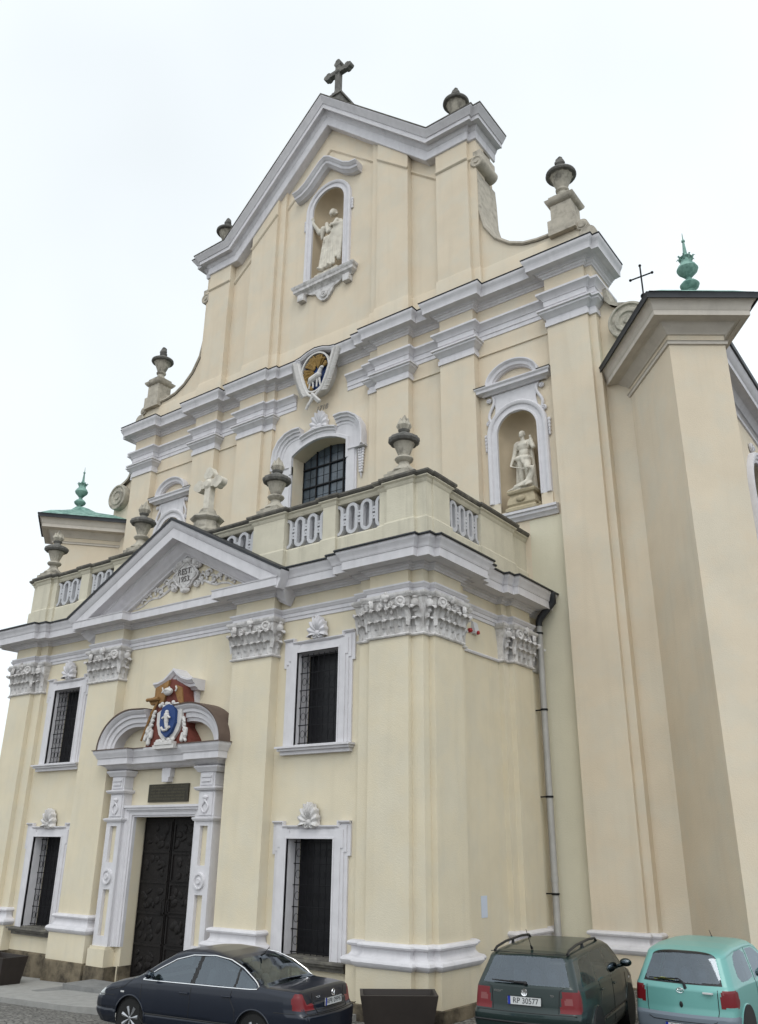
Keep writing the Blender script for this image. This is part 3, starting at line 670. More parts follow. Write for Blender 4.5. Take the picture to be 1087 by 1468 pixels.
# ================================================================== URNS AND CROSSES
def make_urn(loc, label):
    e = empty('urn', loc, label, 'urn', 'flame urns on the porch balustrade')
    b = MB(); b.lathe([(.50,0),(.50,.10),(.42,.14),(.36,.20),(.34,.30),(.30,.34)], 4); 
    b = MB(); b.box(-.40,-.36,0,.40,.36,.12); b.box(-.33,-.30,.12,.33,.30,.2); b.lathe([(.33,.2),(.30,.26),(.22,.32),(.19,.36)],20); b.build('foot','stone',e)
    b = MB(); b.lathe([(.19,.34),(.15,.42),(.14,.48),(.22,.53),(.25,.58),(.22,.63),(.14,.66),(.15,.70),(.20,.84),(.255,.98),(.29,1.03)],48,flute=lambda a,z:1+(.045*math.cos(a*12) if .68<z<1.0 else 0)); b.build('bowl','stone',e)
    b = MB(); b.lathe([(.28,1.02),(.37,1.04),(.415,1.10),(.41,1.17),(.34,1.22),(.24,1.25),(.15,1.28),(.11,1.36),(.15,1.40),(.16,1.43),(.10,1.46)],48,flute=lambda a,z:1+(.04*math.cos(a*14) if 1.03<z<1.2 else 0)); b.build('lid','stone_dark',e)
    b = MB(); b.lathe([(.10,1.44),(.15,1.50),(.17,1.58),(.13,1.66),(.05,1.74)],16)
    for k in range(7):
        a = 2*math.pi*k/7; c_,s_ = math.cos(a),math.sin(a)
        b.tube([(.10*c_,.10*s_,1.46),(.155*c_,.155*s_,1.56),(.12*c_,.12*s_,1.67),(.125*c_,.125*s_,1.77)],[.05,.062,.045,.006],6)
    for k in range(4):
        a = 2*math.pi*k/4+.4; b.tube([(.05*math.cos(a),.05*math.sin(a),1.6),(.05*math.cos(a),.05*math.sin(a),1.72),(.02,.01,1.90)],[.07,.06,.006],6)
    b.build('flame','stone',e)
    return e
u0 = make_urn((7.68,.30,11.77), 'fluted stone flame urn on the right corner pier of the porch balustrade')
for x,lb in ((3.12,'fluted stone flame urn on the balustrade just right of the pediment, before the big window'),(-2.95,'fluted stone flame urn left of the stone cross, before the left niche'),(-7.85,'fluted stone flame urn at the left end of the porch balustrade')):
    c = copy_tree(u0); c.location = (x,.30,11.77); c['label'] = lb; c.rotation_euler = (0,0,x)
    c.rotation_euler = (0,0,0)
def gable_urn(loc, label, first=None):
    e = empty('urn', loc, label, 'urn', 'dark urns on the gable')
    b = MB(); b.box(-.38,-.38,0,.38,.38,.06); b.lathe([(.30,.06),(.27,.14),(.17,.26),(.16,.36),(.22,.42),(.23,.48),(.17,.52)],24); b.lathe([(.16,.5),(.22,.64),(.30,.86),(.36,1.0),(.40,1.05)],24,flute=lambda a,z:1+.03*math.cos(a*12)); b.build('bowl','stone',e)
    b = MB(); b.lathe([(.38,1.04),(.50,1.06),(.53,1.11),(.52,1.17),(.42,1.24),(.28,1.32),(.17,1.38),(.13,1.45),(.17,1.50),(.18,1.54),(.12,1.58)],28); b.build('lid','stone_dark',e)
    b = MB(); b.lathe([(.12,1.56),(.17,1.62),(.16,1.72),(.12,1.80),(.13,1.84),(.09,1.90),(.0,1.94)],12,flute=lambda a,z:1+.18*math.sin(a*3+z*9)); b.build('flame','stone_dark',e)
    return e
g0 = gable_urn((10.45,5.9,23.50), 'dark topped stone urn on the right shoulder of the gable, at its lower scroll')
for p,lb in (((-10.45,5.9,23.50),'dark topped stone urn on the left shoulder of the gable, lower than the roof peak'),((6.45,5.75,29.24),'dark stone urn on the upper right corner of the gable beside the sloping cornice'),((-6.45,5.75,29.24),'dark stone urn half hidden behind the upper left slope of the gable')):
    c = copy_tree(g0); c.location = p; c['label'] = lb
def trefoil_cross(b, y, z0, z1, arm, w, zc, t=.12):
    b.box(-w,-t,z0,w,t,z1-.15); b.box(-arm+.12,-t,zc-w,-w,t,zc+w); b.box(w,-t,zc-w,arm-.12,t,zc+w)
    for cx,cz,dx,dz in ((0,z1-.14,0,1),(-arm+.14,zc,-1,0),(arm-.14,zc,1,0)):
        P = []
        for i in range(36):
            a = 2*math.pi*i/36; r = .16+.055*abs(math.cos(1.5*(a-math.atan2(dz,dx)))); P.append((cx+r*math.cos(a), cz+r*math.sin(a)))
        b.pxz(P, -t-.01, t+.01)
    b.lathe([(0,-t-.07),(.10,-t-.06),(.15,-t-.02),(.17,-t),(.17,t)],20,(0,0,zc),axis='y')
def stone_cross(loc, label, m, group=None):
    e = empty('stone_cross', loc, label, 'cross')
    return e
e = stone_cross((0.05,.45,11.40), 'pale stone cross with lobed ends on a stepped base behind the porch pediment', 'stone')
b = MB(); b.lathe([(.50,0),(.50,.55),(.44,.62),(.40,.86),(.50,.92),(.54,.97),(.50,1.03),(.32,1.10),(.24,1.3)],8); b.build('pedestal','stone',e,angle=20)
b = MB(); trefoil_cross(b,0,1.2,2.68,.58,.12,2.18,.11); b.build('cross','statue',e)
e = stone_cross((0.0,6.05,34.10), 'dark weathered cross with lobed ends on the very peak of the gable', 'stone_dark')
b = MB(); b.box(-.50,-.45,-.3,.50,.45,.62); b.box(-.58,-.52,.62,.58,.52,.74); b.lathe([(.5,.74),(.42,.95),(.30,1.1),(.24,1.35),(.20,1.42)],4); b.build('pedestal','stone_dark',e,smooth=False)
b = MB(); trefoil_cross(b,0,1.3,3.28,.74,.125,2.62,.12); b.build('cross','stone_dark',e)

# ================================================================== MAIN FACADE
Yw,Yp,Yb = 5.75,5.45,7.05
ch = [(7.62,12.60),(9.02,12.60)]+arc(8.32,15.28,.70,0,180,20)
chm = [(-x,z) for x,z in ch]
cw = [(-1.35,12.0),(1.35,12.0),(1.35,16.95)]+[(x_,16.95+.42*(1-(x_/1.35)**2)) for x_ in [1.35-.15*i for i in range(1,18)]]+[(-1.35,16.95)]
b = MB(); b.pxz([(-11.28,-3),(11.28,-3),(11.28,20.98),(-11.28,20.98)], Yw, Yb-.4, [ch,chm,cw]); b.build('facade_wall','beige',CH,smooth=False)
# repainted patch of the wall between porch and end pilaster
b = MB(); b.box(8.55,Yw-.006,-.1,9.72,Yw+.05,12.15); b.build('repainted_wall_patch','pale',CH,smooth=False)
# gable
VC = [(9.95,22.16),(9.49,22.18),(8.95,22.28),(8.4,22.56),(7.86,23.05),(7.45,23.76),(7.27,24.6),(7.24,25.74),(7.20,26.44),(7.15,28.3)]
tn = [(-.87,24.9),(.87,24.9)]+arc(0,28.62,.87,0,180,22)
gp = [(11.1,20.9),(11.1,21.75),(11.02,21.95),(10.9,22.0),(9.95,22.0)]+VC+[(5.6,28.3),(0,33.6)]
gpoly = [(-x,z) for x,z in reversed(gp)][:-0 or None]
gpoly = [(-x,z) for x,z in gp][::-1]   # left side from the apex down
gpoly = gp+gpoly[1:]
b = MB(); b.pxz(gpoly, Yw, Yb, [tn]); GAB = b.build('gable_wall','beige',CH,smooth=False)
b = MB(); 
for s in (1,-1):
    P = [(s*x,z) for x,z in VC[:-1]]; P = P if s < 0 else P[::-1]
    b.sweep([(-.03,-Yb-.03),(-.11,-Yb-.03),(-.11,-Yw+.10),(-.03,-Yw+.12),(.0,-Yw+.08),(.02,-Yw-.1)] if False else [(.02,-Yb-.03),(-.09,-Yb-.03),(-.10,-Yw+.08),(-.02,-Yw+.10),(.02,-Yw+.04)], P, mpz)
build_split(b,'scroll_coping','stone_light',GAB)
ATT = [(2.45,Yw),(2.45,5.6),(2.8,5.6),(2.8,Yp),(4.3,Yp),(4.3,Yw),(5.62,Yw),(5.62,Yp),(7.0,Yp),(7.0,5.6),(7.3,5.6),(7.3,Yw),(10.9,Yw)]
def both(path): return mirr([(0,Yw)]+path)
b = MB(); b.sweep([(0,20.9),(.045,20.9),(.045,21.96),(.035,21.99),(0,22.01)], both(ATT+[(11.12,Yw),(11.12,Yb)])); b.build('attic_base','beige',GAB)
for s in (1,-1):
    for (a,c) in ((2.8,4.3),(5.62,7.0)):
        top = lambda x: min(28.6, 28.6) if a > 5 else 34.1-.964*x-1.0
        b = MB(); b.pxz([(s*a,22.0),(s*c,22.0),(s*c,top(c)),(s*a,top(a))], Yp, Yw+.02); g = b.build('gable_pilaster','beige',GAB,smooth=False)
        b = MB()
        if a < 5: b.pxz([(s*2.45,22.0),(s*2.8,22.0),(s*2.8,top(2.8)),(s*2.45,top(2.45))], 5.6, Yw+.02)
        else: b.pxz([(s*7.0,22.0),(s*7.3,22.0),(s*7.3,28.6),(s*7.0,28.6)], 5.6, Yw+.5)
        b.build('pilaster_strip','beige',g,smooth=False)
# sloping frieze line
ln = [(-7.3,27.0),(-5.55,27.0),(0,31.75),(5.55,27.0),(7.3,27.0)]
def clipline(x0,x1):
    def zt(x): x = abs(x); return 27.0 if x >= 5.55 else 31.75-(31.75-27.0)*x/5.55
    pts = [x0]+[x for x in (-5.55,0,5.55) if x0 < x < x1]+[x1]; return [(x,zt(x)) for x in pts]
b = MB()
for x0,x1,yy in ((-2.8,2.8,Yw),(-4.3,-2.8,Yp),(2.8,4.3,Yp),(4.3,5.62,Yw),(-5.62,-4.3,Yw),(5.62,7.0,Yp),(-7.0,-5.62,Yp),(7.0,7.3,5.6),(-7.3,-7.0,5.6)):
    b.sweep([(-.05,-yy-.02),(-.05,-yy+.07),(.0,-yy+.07),(.05,-yy+.02),(.05,-yy-.02)], clipline(x0,x1), mpz)
b.build('frieze_line','beige',GAB)
GC = [(0,0),(0,.60),(.04,.60),(.08,.57),(.22,.47),(.27,.44),(.285,.40),(.45,.40),(.455,.35),(.43,.34),(.43,.20),(.50,.17),(.60,.12),(.62,.09),(.95,.07),(.97,.04),(.97,-.35)]
b = MB(); b.sweep([(o,-Yp+d) for o,d in GC], [(-6.4,28.86),(-5.58,28.86),(0,34.27),(5.58,28.86),(6.4,28.86)], mpz)
gr = [(6.4,Yp),(7.0,Yp),(7.0,5.6),(7.3,5.6),(7.3,Yb)]
GX = [(d,28.86-o) for o,d in GC[:-1]]+[(0,27.88)]
b.sweep(GX, gr); b.sweep(GX, [(-x,y) for x,y in reversed(gr)]); b.build('raking_cornice','white',GAB)
b = MB(); b.sweep([(0.0,-Yp+.62),(-.045,-Yp+.63),(-.045,-Yb-.1),(0,-Yb-.1)], [(-6.4,28.86),(-5.58,28.86),(0,34.27),(5.58,28.86),(6.4,28.86)], mpz)
b.sweep([(0,28.86),(.62,28.86),(.63,28.905),(0,28.93)], gr); b.sweep([(0,28.86),(.62,28.86),(.63,28.905),(0,28.93)], [(-x,y) for x,y in reversed(gr)])
for s in (1,-1): b.box(s*6.3,Yp+.1,28.87,s*7.3,Yb,28.92); b.box(s*6.15,5.45,28.90,s*6.75,6.05,29.24)
b.build('roof_edge','cap',GAB)
b = MB(); b.pxz([(5.2,28.2),(5.5,28.84),(0,34.2),(-5.5,28.84),(-5.2,28.2),(0,33.3)], Yw+.35, Yb); b.build('gable_backing','beige',GAB,smooth=False)
# ionic scrolls where the coping meets the outer pilaster
for s in (1,-1):
    b = MB(); b.lathe([(0,5.54),(.08,5.53),(.10,5.57),(.16,5.57),(.19,5.54),(.24,5.54),(.27,5.58),(.27,6.75),(0,6.75)],24,(s*7.34,0,26.80),axis='y'); b.box(s*7.2,5.58,26.8,s*7.52,6.7,27.3)
    b.build('side_scroll','stone_light',GAB)
    # pedestal and lower scroll of the shoulder
    b = MB(); b.box(s*9.98,5.5,21.98,s*10.95,6.4,22.58); b.box(s*10.10,5.56,22.58,s*10.84,6.3,23.22); b.sweep([(0,23.2),(.05,23.22),(.13,23.32),(.15,23.40),(0,23.50)],[(s*10.10,5.56),(s*10.84,5.56),(s*10.84,6.3),(s*10.10,6.3)] if s>0 else [(-10.84,5.56),(-10.10,5.56),(-10.10,6.3),(-10.84,6.3)],closed=True)
    b.box(s*10.1,5.55,23.4,s*10.84,6.4,23.5); b.lathe([(0,5.6),(.12,5.6),(.15,5.63),(.2,5.63),(.2,6.3),(0,6.3)],20,(s*11.12,0,22.02),axis='y'); b.lathe([(0,5.6),(.30,5.6),(.30,6.5),(0,6.5)],20,(s*11.28,0,21.55),axis='y')
    b.build('shoulder_pedestal','stone_light',GAB)

# pilasters of the main front
R1 = [(2.45,Yw),(2.45,5.6),(2.9,5.6),(2.9,Yp),(4.3,Yp),(4.3,Yw)]
R2 = [(5.65,Yw),(5.65,Yp),(7.0,Yp),(7.0,Yw)]
R3 = [(9.72,Yw),(9.72,Yp),(11.08,Yp),(11.08,5.6),(11.3,5.6),(11.3,Yb)]
CAP = [(0,18.45),(.05,18.45),(.05,18.62),(.015,18.64),(.015,18.73),(.07,18.77),(.12,18.85),(.18,18.89),(.19,18.95),(.24,18.97),(.24,19.03),(.02,19.06)]
for s in (1,-1):
    for R in (R1,R2,R3):
        P = R if s > 0 else [(-x,y) for x,y in reversed(R)]
        last = R is R3; b = MB(); b.pxy(P if not last else (P+[(s*9.72,Yb)] if s>0 else [(-9.72,Yb)]+P), -.1 if last else 9.0, 20.98)
        p = b.build('main_pilaster','beige',CH,smooth=False)
        b = MB(); b.sweep(CAP, P); b.build('capital','white',p)
        if last and s > 0:
            b = MB(); b.sweep(BASEP, P); b.build('pilaster_base','white',p); b = MB(); b.sweep([(0,.6),(.13,.585),(.13,-.1),(0,-.1)],P); b.build('pilaster_foot','beige',p,smooth=False)
            b = MB(); b.sweep([(0,-.08),(.13,-.085),(.17,-.10),(.17,-3),(0,-3)], P); b.build('pilaster_plinth', 'plinth', p)
half = [(1.30,Yw)]+R1+R2+R3
ARC = [(0,19.05),(.03,19.05),(.03,19.20),(.055,19.21),(.055,19.40),(.08,19.41),(.10,19.48),(.18,19.56),(.24,19.60),(.24,19.67),(0,19.70)]
MC = [(0,20.27),(.05,20.275),(.07,20.32),(.13,20.35),(.16,20.40),(.22,20.42),(.22,20.45),(.28,20.47),(.31,20.50),(.34,20.51),(.34,20.49),(.52,20.52),(.52,20.505),(.555,20.505),(.555,20.68),(.57,20.70),(.575,20.73),(.60,20.76),(.64,20.82),(.67,20.87),(.67,20.93),(0,20.96)]
MC = [(o*.80,z) for o,z in MC]
hc = [(.80,Yw)]+R1+R2+R3
for nm,pr,hh in (('architrave',ARC,half),('cornice',MC,hc)):
    for s in (1,-1):
        b = MB(); b.sweep(pr, hh if s > 0 else [(-x,y) for x,y in reversed(hh)]); b.build('main_'+nm,'white',CH)
for s in (1,-1):
    b = MB(); P = hc if s > 0 else [(-x,y) for x,y in reversed(hc)]; b.sweep([(0,20.93),(.545,20.93),(.565,20.965),(0,21.02)], P); b.build('main_roof_edge','metal_dark',CH)
    b = MB()
    for x0,x1 in ((4.3,5.65),(7.0,9.72)):
        b.sweep([(0,18.42),(.05,18.42),(.05,18.47),(0,18.49)], [(s*x0,Yw),(s*x1,Yw)] if s>0 else [(-x1,Yw),(-x0,Yw)])
    build_split(b,'string_course','beige',CH)
    # wing with scroll beside the facade, above the corner pier
    P = [(11.2,-3),(12.45,-3),(12.75,17.5)]+arc(12.25,17.85,.55,-20,95,14)+[(11.95,18.50),(11.72,18.66),(11.60,18.86),(11.55,19.3),(11.2,19.4)]
    if s < 0: P = [(-x,z) for x,z in P]
    b = MB(); b.pxz(P, 5.88, 6.7); wg = b.build('side_wing','beige',CH,smooth=False)
    b = MB(); b.lathe([(0,5.58),(.12,5.57),(.15,5.62),(.24,5.62),(.27,5.57),(.38,5.57),(.42,5.63),(.50,5.63),(.53,5.57),(.60,5.58),(.62,5.62),(.62,6.75),(0,6.75)],28,(s*12.25,0,17.85),axis='y')
    Q = [(12.25,18.45),(11.95,18.56),(11.74,18.70),(11.62,18.9),(11.58,19.3)]; Q = [(s*x,z) for x,z in Q]
    b.sweep([(.05,-6.75),(-.07,-6.75),(-.07,-5.70),(.05,-5.70)], Q if s < 0 else Q[::-1], mpz, side=1)
    b.build('wing_scroll','stone',wg)

# ---- niches
def niche_shell(b, cx, z0, zs, r, y0):
    n = 20; rows = []
    for j in range(13):
        if j < 5: z = z0+(zs-z0)*j/4; rr = r; dz = 0
        else: ph = (j-4)/8*math.pi/2; z = zs+r*math.sin(ph); rr = r*math.cos(ph)
        rows.append([(cx+rr*math.cos(math.pi*i/n), y0+rr*math.sin(math.pi*i/n)*1.0, z) for i in range(n+1)])
    b.add([p for R in rows for p in R], [(j*(n+1)+i, j*(n+1)+i+1, (j+1)*(n+1)+i+1, (j+1)*(n+1)+i) for j in range(12) for i in range(n)])
    b.add([(cx-r,y0,z0),(cx+r,y0,z0),(cx+r,y0+r,z0),(cx-r,y0+r,z0)],[(0,1,2,3)])
FRN = [(0,.0),(0,.09),(.05,.09),(.07,.06),(.20,.06),(.22,.11),(.27,.14),(.32,.14),(.36,.10),(.37,0)]
for s in (1,-1):
    cx = s*8.32
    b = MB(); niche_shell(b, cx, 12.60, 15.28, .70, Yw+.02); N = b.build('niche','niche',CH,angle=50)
    P = [(cx-.70,12.92)]+arc(cx,15.28,.70,180,0,24)+[(cx+.70,12.92)]
    b = MB(); b.sweep(FRN, P, lambda a,c,n:(a,Yw-n,c), side=-1); b.build('niche_frame','white',N)
    b = MB(); 
    for q in (1,-1): b.box(cx+q*.70,Yw-.06,12.5,cx+q*1.07,Yw+.01,12.92)
    build_split(b,'frame_foot','beige',N,smooth=False)
    b = MB(); b.sweep([(0,12.18),(.06,12.18),(.10,12.26),(.16,12.30),(.17,12.38),(.22,12.40),(.22,12.48),(0,12.51)], [(cx-1.22,Yw),(cx+1.22,Yw)]); b.box(cx-1.22,Yw-.16,12.2,cx-1.21,Yw,12.5); b.build('niche_sill','white',N)
    b = MB(); b.pxz([(cx-.78,15.95),(cx+.78,15.95),(cx+.72,16.3),(cx+.86,16.80),(cx-.86,16.80),(cx-.72,16.3)], Yw-.05, Yw+.01)
    for q in (1,-1):
        b.tube([(cx+q*(.86+.10*math.sin(i*.5)),Yw-.06,15.75+.95*i/11) for i in range(12)],.05,8)
        volute(b,(cx+q*.98,Yw-.03,15.80),(0,-1),.10,.09); volute(b,(cx+q*.95,Yw-.03,16.62),(0,-1),.09,.09)
        for k in range(5): b.ell((cx+q*1.12,Yw-.04,15.35-.12*k),(.06-.006*k,.05,.08))
    b.build('niche_scrolls','white',N)
    b = MB(); b.sweep([(0,16.78),(.05,16.79),(.09,16.84),(.20,16.88),(.21,16.96),(.26,17.02),(.26,17.06),(0,17.08)], [(cx-1.10,Yw),(cx-1.10,Yw-.08),(cx-.8,Yw-.08),(cx+.8,Yw-.08),(cx+1.10,Yw-.08),(cx+1.10,Yw)])
    A = [(cx+.96*math.cos(R_(a)),17.06+.74*math.sin(R_(a))) for a in range(180,-1,-8)]
    b.sweep([(0,0),(0,.30),(.04,.30),(.08,.26),(.11,.22),(.20,.20),(.22,.14),(.25,.12),(.25,0)], A, lambda a,c,n:(a,Yw-n,c)); b.build('niche_hood','white',N)
    b = MB(); b.sweep([(0,17.05),(.27,17.055),(.28,17.085),(0,17.12)], [(cx-1.10,Yw),(cx-1.10,Yw-.08),(cx-.92,Yw-.08)]); b.sweep([(0,17.05),(.27,17.055),(.28,17.085),(0,17.12)], [(cx+.92,Yw-.08),(cx+1.10,Yw-.08),(cx+1.10,Yw)]); build_split(b,'roof_edge','cap',N)
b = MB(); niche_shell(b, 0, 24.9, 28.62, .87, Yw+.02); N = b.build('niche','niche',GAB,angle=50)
P = [(-.87,24.95)]+arc(0,28.62,.87,180,0,28)+[(.87,24.95)]
b = MB(); b.sweep(FRN, P, lambda a,c,n:(a,Yw-n,c), side=-1)
for q in (1,-1):
    for k in range(4): b.ell((q*1.30,Yw-.04,28.3-.14*k),(.06,.05,.09))
b.build('niche_frame','white',N)
b = MB(); b.sweep([(0,24.36),(.08,24.37),(.14,24.48),(.24,24.54),(.25,24.66),(.30,24.72),(.32,24.82),(0,24.86)], [(-1.35,Yw),(-1.35,Yw-.05),(1.35,Yw-.05),(1.35,Yw)])
for q in (1,-1): b.box(q*1.05,Yw-.24,24.08,q*1.38,Yw,24.4)
b.pxz([(-1.0,24.4),(1.0,24.4),(.75,24.26),(.5,24.18),(.34,23.92),(.18,23.74),(0,23.68),(-.18,23.74),(-.34,23.92),(-.5,24.18),(-.75,24.26)],Yw-.12,Yw+.01); volute(b,(0,Yw-.12,23.98),(0,-1),.17,.1)
b.build('niche_sill','white_old',N)
b = MB(); b.sweep([(0,.0),(0,.52),(.05,.52),(.12,.44),(.15,.42),(.17,.38),(.27,.36),(.31,.26),(.36,.20),(.36,0)], [(-1.78,29.86),(-1.45,29.90),(-1.1,30.10),(-.7,30.48),(-.3,30.86),(0,31.02),(.3,30.86),(.7,30.48),(1.1,30.10),(1.45,29.90),(1.78,29.86)], lambda a,c,n:(a,Yw-n,c))
b.build('niche_hood','white',N)

# ---- central window
b = MB(); b.box(-1.36,6.42,12.0,1.36,6.45,17.5); CWN = b.build('window','glass',CH,smooth=False); CWN.name='window'
b = MB()
for i in range(5): x=-1.35+2.7*i/4; b.box(x-.024,6.36,12,x+.024,6.41,17.4)
for z in [12.6+.80*i for i in range(6)]: b.box(-1.35,6.35,z-.028,1.35,6.40,z+.028)
b.build('window_bars','iron',CWN,smooth=False)
b = MB()
for i in range(9): x=-1.35+2.7*i/8; b.box(x-.005,6.40,12,x+.005,6.415,17.4)
for z in [12.2+.4*i for i in range(13)]: b.box(-1.35,6.405,z-.004,1.35,6.418,z+.004)
b.build('lead_lines','iron',CWN,smooth=False)
b = MB(); ho = [(x,z) for x,z in cw]
top = [(x_,17.60+.38*(1-(x_/1.0)**2)*.0+.0) for x_ in ()]
for q in (1,-1):
    b.box(q*1.35,Yw-.07,12,q*1.84,Yw+.01,16.55); b.box(q*1.42,Yw-.10,12,q*1.76,Yw-.05,16.55)
aarc = [(x_,17.40+.36*(1-(x_/1.35)**2)) for x_ in [-1.35+.15*i for i in range(19)]]
b.sweep([(0,0),(0,.26),(.05,.26),(.10,.18),(.16,.17),(.18,.12),(.30,.10),(.36,.07),(.42,.07),(.42,0)], [(x,z+.02) for x,z in aarc if abs(x)<1.0], lambda a,c,n:(a,Yw-n,c))
b.sweep([(0,0),(0,.12),(.12,.12),(.14,.08),(.40,.07),(.40,0)], [(x,z+.005) for x,z in [(-1.35,16.2),(-1.35,16.95)]+[(x_,16.95+.42*(1-(x_/1.35)**2)) for x_ in [-1.2+.15*i for i in range(17)]]+[(1.35,16.95),(1.35,16.2)]], lambda a,c,n:(a,Yw-n,c), side=-1)
for q in (1,-1):
    H = [(.86,18.02),(1.2,18.04),(1.6,17.96),(1.95,17.72),(2.18,17.35),(2.25,16.95),(2.25,16.48)]
    H = [(q*x,z) for x,z in H]; H = H if q > 0 else H[::-1]
    b.sweep([(0,0),(0,.34),(.05,.34),(.10,.26),(.16,.25),(.18,.18),(.28,.16),(.30,.10),(.40,.10),(.42,.0)], H, lambda a,c,n:(a,Yw-n,c))
    b.pxz([(q*x,z) for x,z in ((.9,17.95),(1.6,17.9),(2.1,17.4),(2.18,16.5),(1.84,16.5),(1.5,16.9),(1.0,17.35))], Yw-.08, Yw+.01)
    b.box(q*1.80,Yw-.22,16.44,q*2.28,Yw,16.52); b.box(q*1.45,Yw-.14,16.5,q*1.8,Yw,16.56)
b.build('window_frame','white',CWN)
for q in (1,-1):
    b = MB()
    for k in range(9):
        w = .15-.012*k
        for d in (-1,0,1): b.ell((q*2.05+d*w*.7,Yw-.07,16.34-.11*k+.02*d*d),(.06,.06,.06),n=8,k=6)
    b.tube([(q*2.05,Yw-.05,15.4),(q*2.05,Yw-.04,15.22)],[.05,.01],6)
    b.build('garland','white',CWN)
b = MB(); shell(b, 0.0, Yw-.02, 17.80, .84, .72); b.build('shell','white',CWN,angle=60)
text_mesh('1718', 'inscription', .30, 'letter_soft', CH, (0.02,Yw-.012,18.72), (R_(90),0,0), .012, sx=1.0, shear=.25)

# ---- crest above the window: lamb on a blue field, gold rays, palm wreath
ZC = 19.95; Yk = 5.46
b = MB(); b.T = Matrix.Translation((0,Yw,20.06)) @ Matrix.Diagonal((1.14,1.1,1.12,1)) @ Matrix.Translation((0,-Yw,-19.95)); ov = [(.58*math.cos(R_(a))*(1+.10*math.sin(R_(a))),ZC+.04+.74*math.sin(R_(a))) for a in range(0,360,10)]
b.pxz([(x*1.10,ZC+(z-ZC)*1.08) for x,z in ov], Yk-.16, Yw, [ov]); KR = b.build('lamb_crest','rel_white',CH,angle=40)
b = MB(); b.T = Matrix.Translation((0,Yw,20.06)) @ Matrix.Diagonal((1.14,1.1,1.12,1)) @ Matrix.Translation((0,-Yw,-19.95)); b.pxz(ov, Yk, Yw+.0); b.build('crest_field','blue',KR,smooth=False)
b = MB(); b.T = Matrix.Translation((0,Yw,20.06)) @ Matrix.Diagonal((1.14,1.1,1.12,1)) @ Matrix.Translation((0,-Yw,-19.95)); rnd = random.Random(3)
for i in range(44):
    a = R_(rnd.uniform(15,200)); r0 = rnd.uniform(.15,.4); r1 = rnd.uniform(.52,.68)
    b.cap2((r0*.8*math.cos(a),Yk-.05,ZC+.10+r0*math.sin(a)),(r1*.78*math.cos(a),Yk-.10,ZC+.05+r1*math.sin(a)),.03,.055,6)
for i in range(20):
    a = R_(rnd.uniform(200,260)); b.ell((.46*math.cos(a),Yk-.08,ZC+.58*math.sin(a)),(.08,.06,.09),n=8,k=6)
b.build('gold_rays','gold',KR)
b = MB(); b.T = Matrix.Translation((0,Yw,20.06)) @ Matrix.Diagonal((1.14,1.1,1.12,1)) @ Matrix.Translation((0,-Yw,-19.95)); b.cap2((-.16,Yk-.12,ZC-.22),(.16,Yk-.13,ZC-.12),.13,.115); b.cap2((.18,Yk-.14,ZC-.06),(.27,Yk-.15,ZC+.10),.08,.065); b.ell((.31,Yk-.16,ZC+.12),(.09,.065,.06)); 
for x,dx in ((-.26,-.05),(-.12,.02),(.12,-.02),(.24,.05)): b.cap2((x*.8,Yk-.12,ZC-.26),(x*.8+dx,Yk-.12,ZC-.54),.045,.028)
b.cap2((-.28,Yk-.10,ZC-.16),(-.34,Yk-.10,ZC-.32),.04,.025)
b.build('lamb','rel_white',KR)
b = MB(); b.T = Matrix.Translation((0,Yw,20.06)) @ Matrix.Diagonal((1.14,1.1,1.12,1)) @ Matrix.Translation((0,-Yw,-19.95))
for q in (1,-1):
    S_ = [(q*(-.24),18.72),(q*.0,18.98)]+[(q*(.14+.70*(t/15)**.62),19.06+1.62*t/15) for t in range(1,16)]
    b.tube([(x,Yk-.14-(.03 if q>0 else 0),z) for x,z in S_],[.055]*3+[.045]*(len(S_)-3),8)
    for i in range(2,len(S_)-1):
        x,z = S_[i]; x2,z2 = S_[i+1]; d = Vector((x2-x,0,z2-z)).normalized(); nrm = Vector((d.z,0,-d.x))
        if nrm.x*q < 0: nrm = -nrm
        for t_ in (0,.5):
            p0 = Vector((x+(x2-x)*t_,Yk-.14,z+(z2-z)*t_)); p1 = p0+nrm*.30+d*.14; p2 = p0-nrm*.10+d*.14
            b.tube([p0,(p0+p1)/2+Vector((0,-.05,0)),p1],[.022,.040,.010],6); b.tube([p0,p2],[.03,.015],6)
b.tube([(-.05,Yk-.2,19.12),(.32,Yk-.18,18.72)],.05,8); b.tube([(.05,Yk-.18,19.12),(-.32,Yk-.16,18.60)],.05,8)
b.build('palm_wreath','rel_white',KR)
b = MB(); hp = [(-1.0,20.94),(-.75,20.97),(-.4,21.10),(0,21.16),(.4,21.10),(.75,20.97),(1.0,20.94)]
b.sweep([(0,0),(0,.56),(.05,.56),(.08,.52),(.12,.50),(.14,0)], hp, lambda a,c,n:(a,Yw-n,c)); b.build('crest_hood','white',KR)
b = MB(); b.sweep([(.0,0),(0,.57),(-.03,.58),(-.05,0)], hp, lambda a,c,n:(a,Yw-n,c)); b.build('roof_edge','metal_dark',KR)

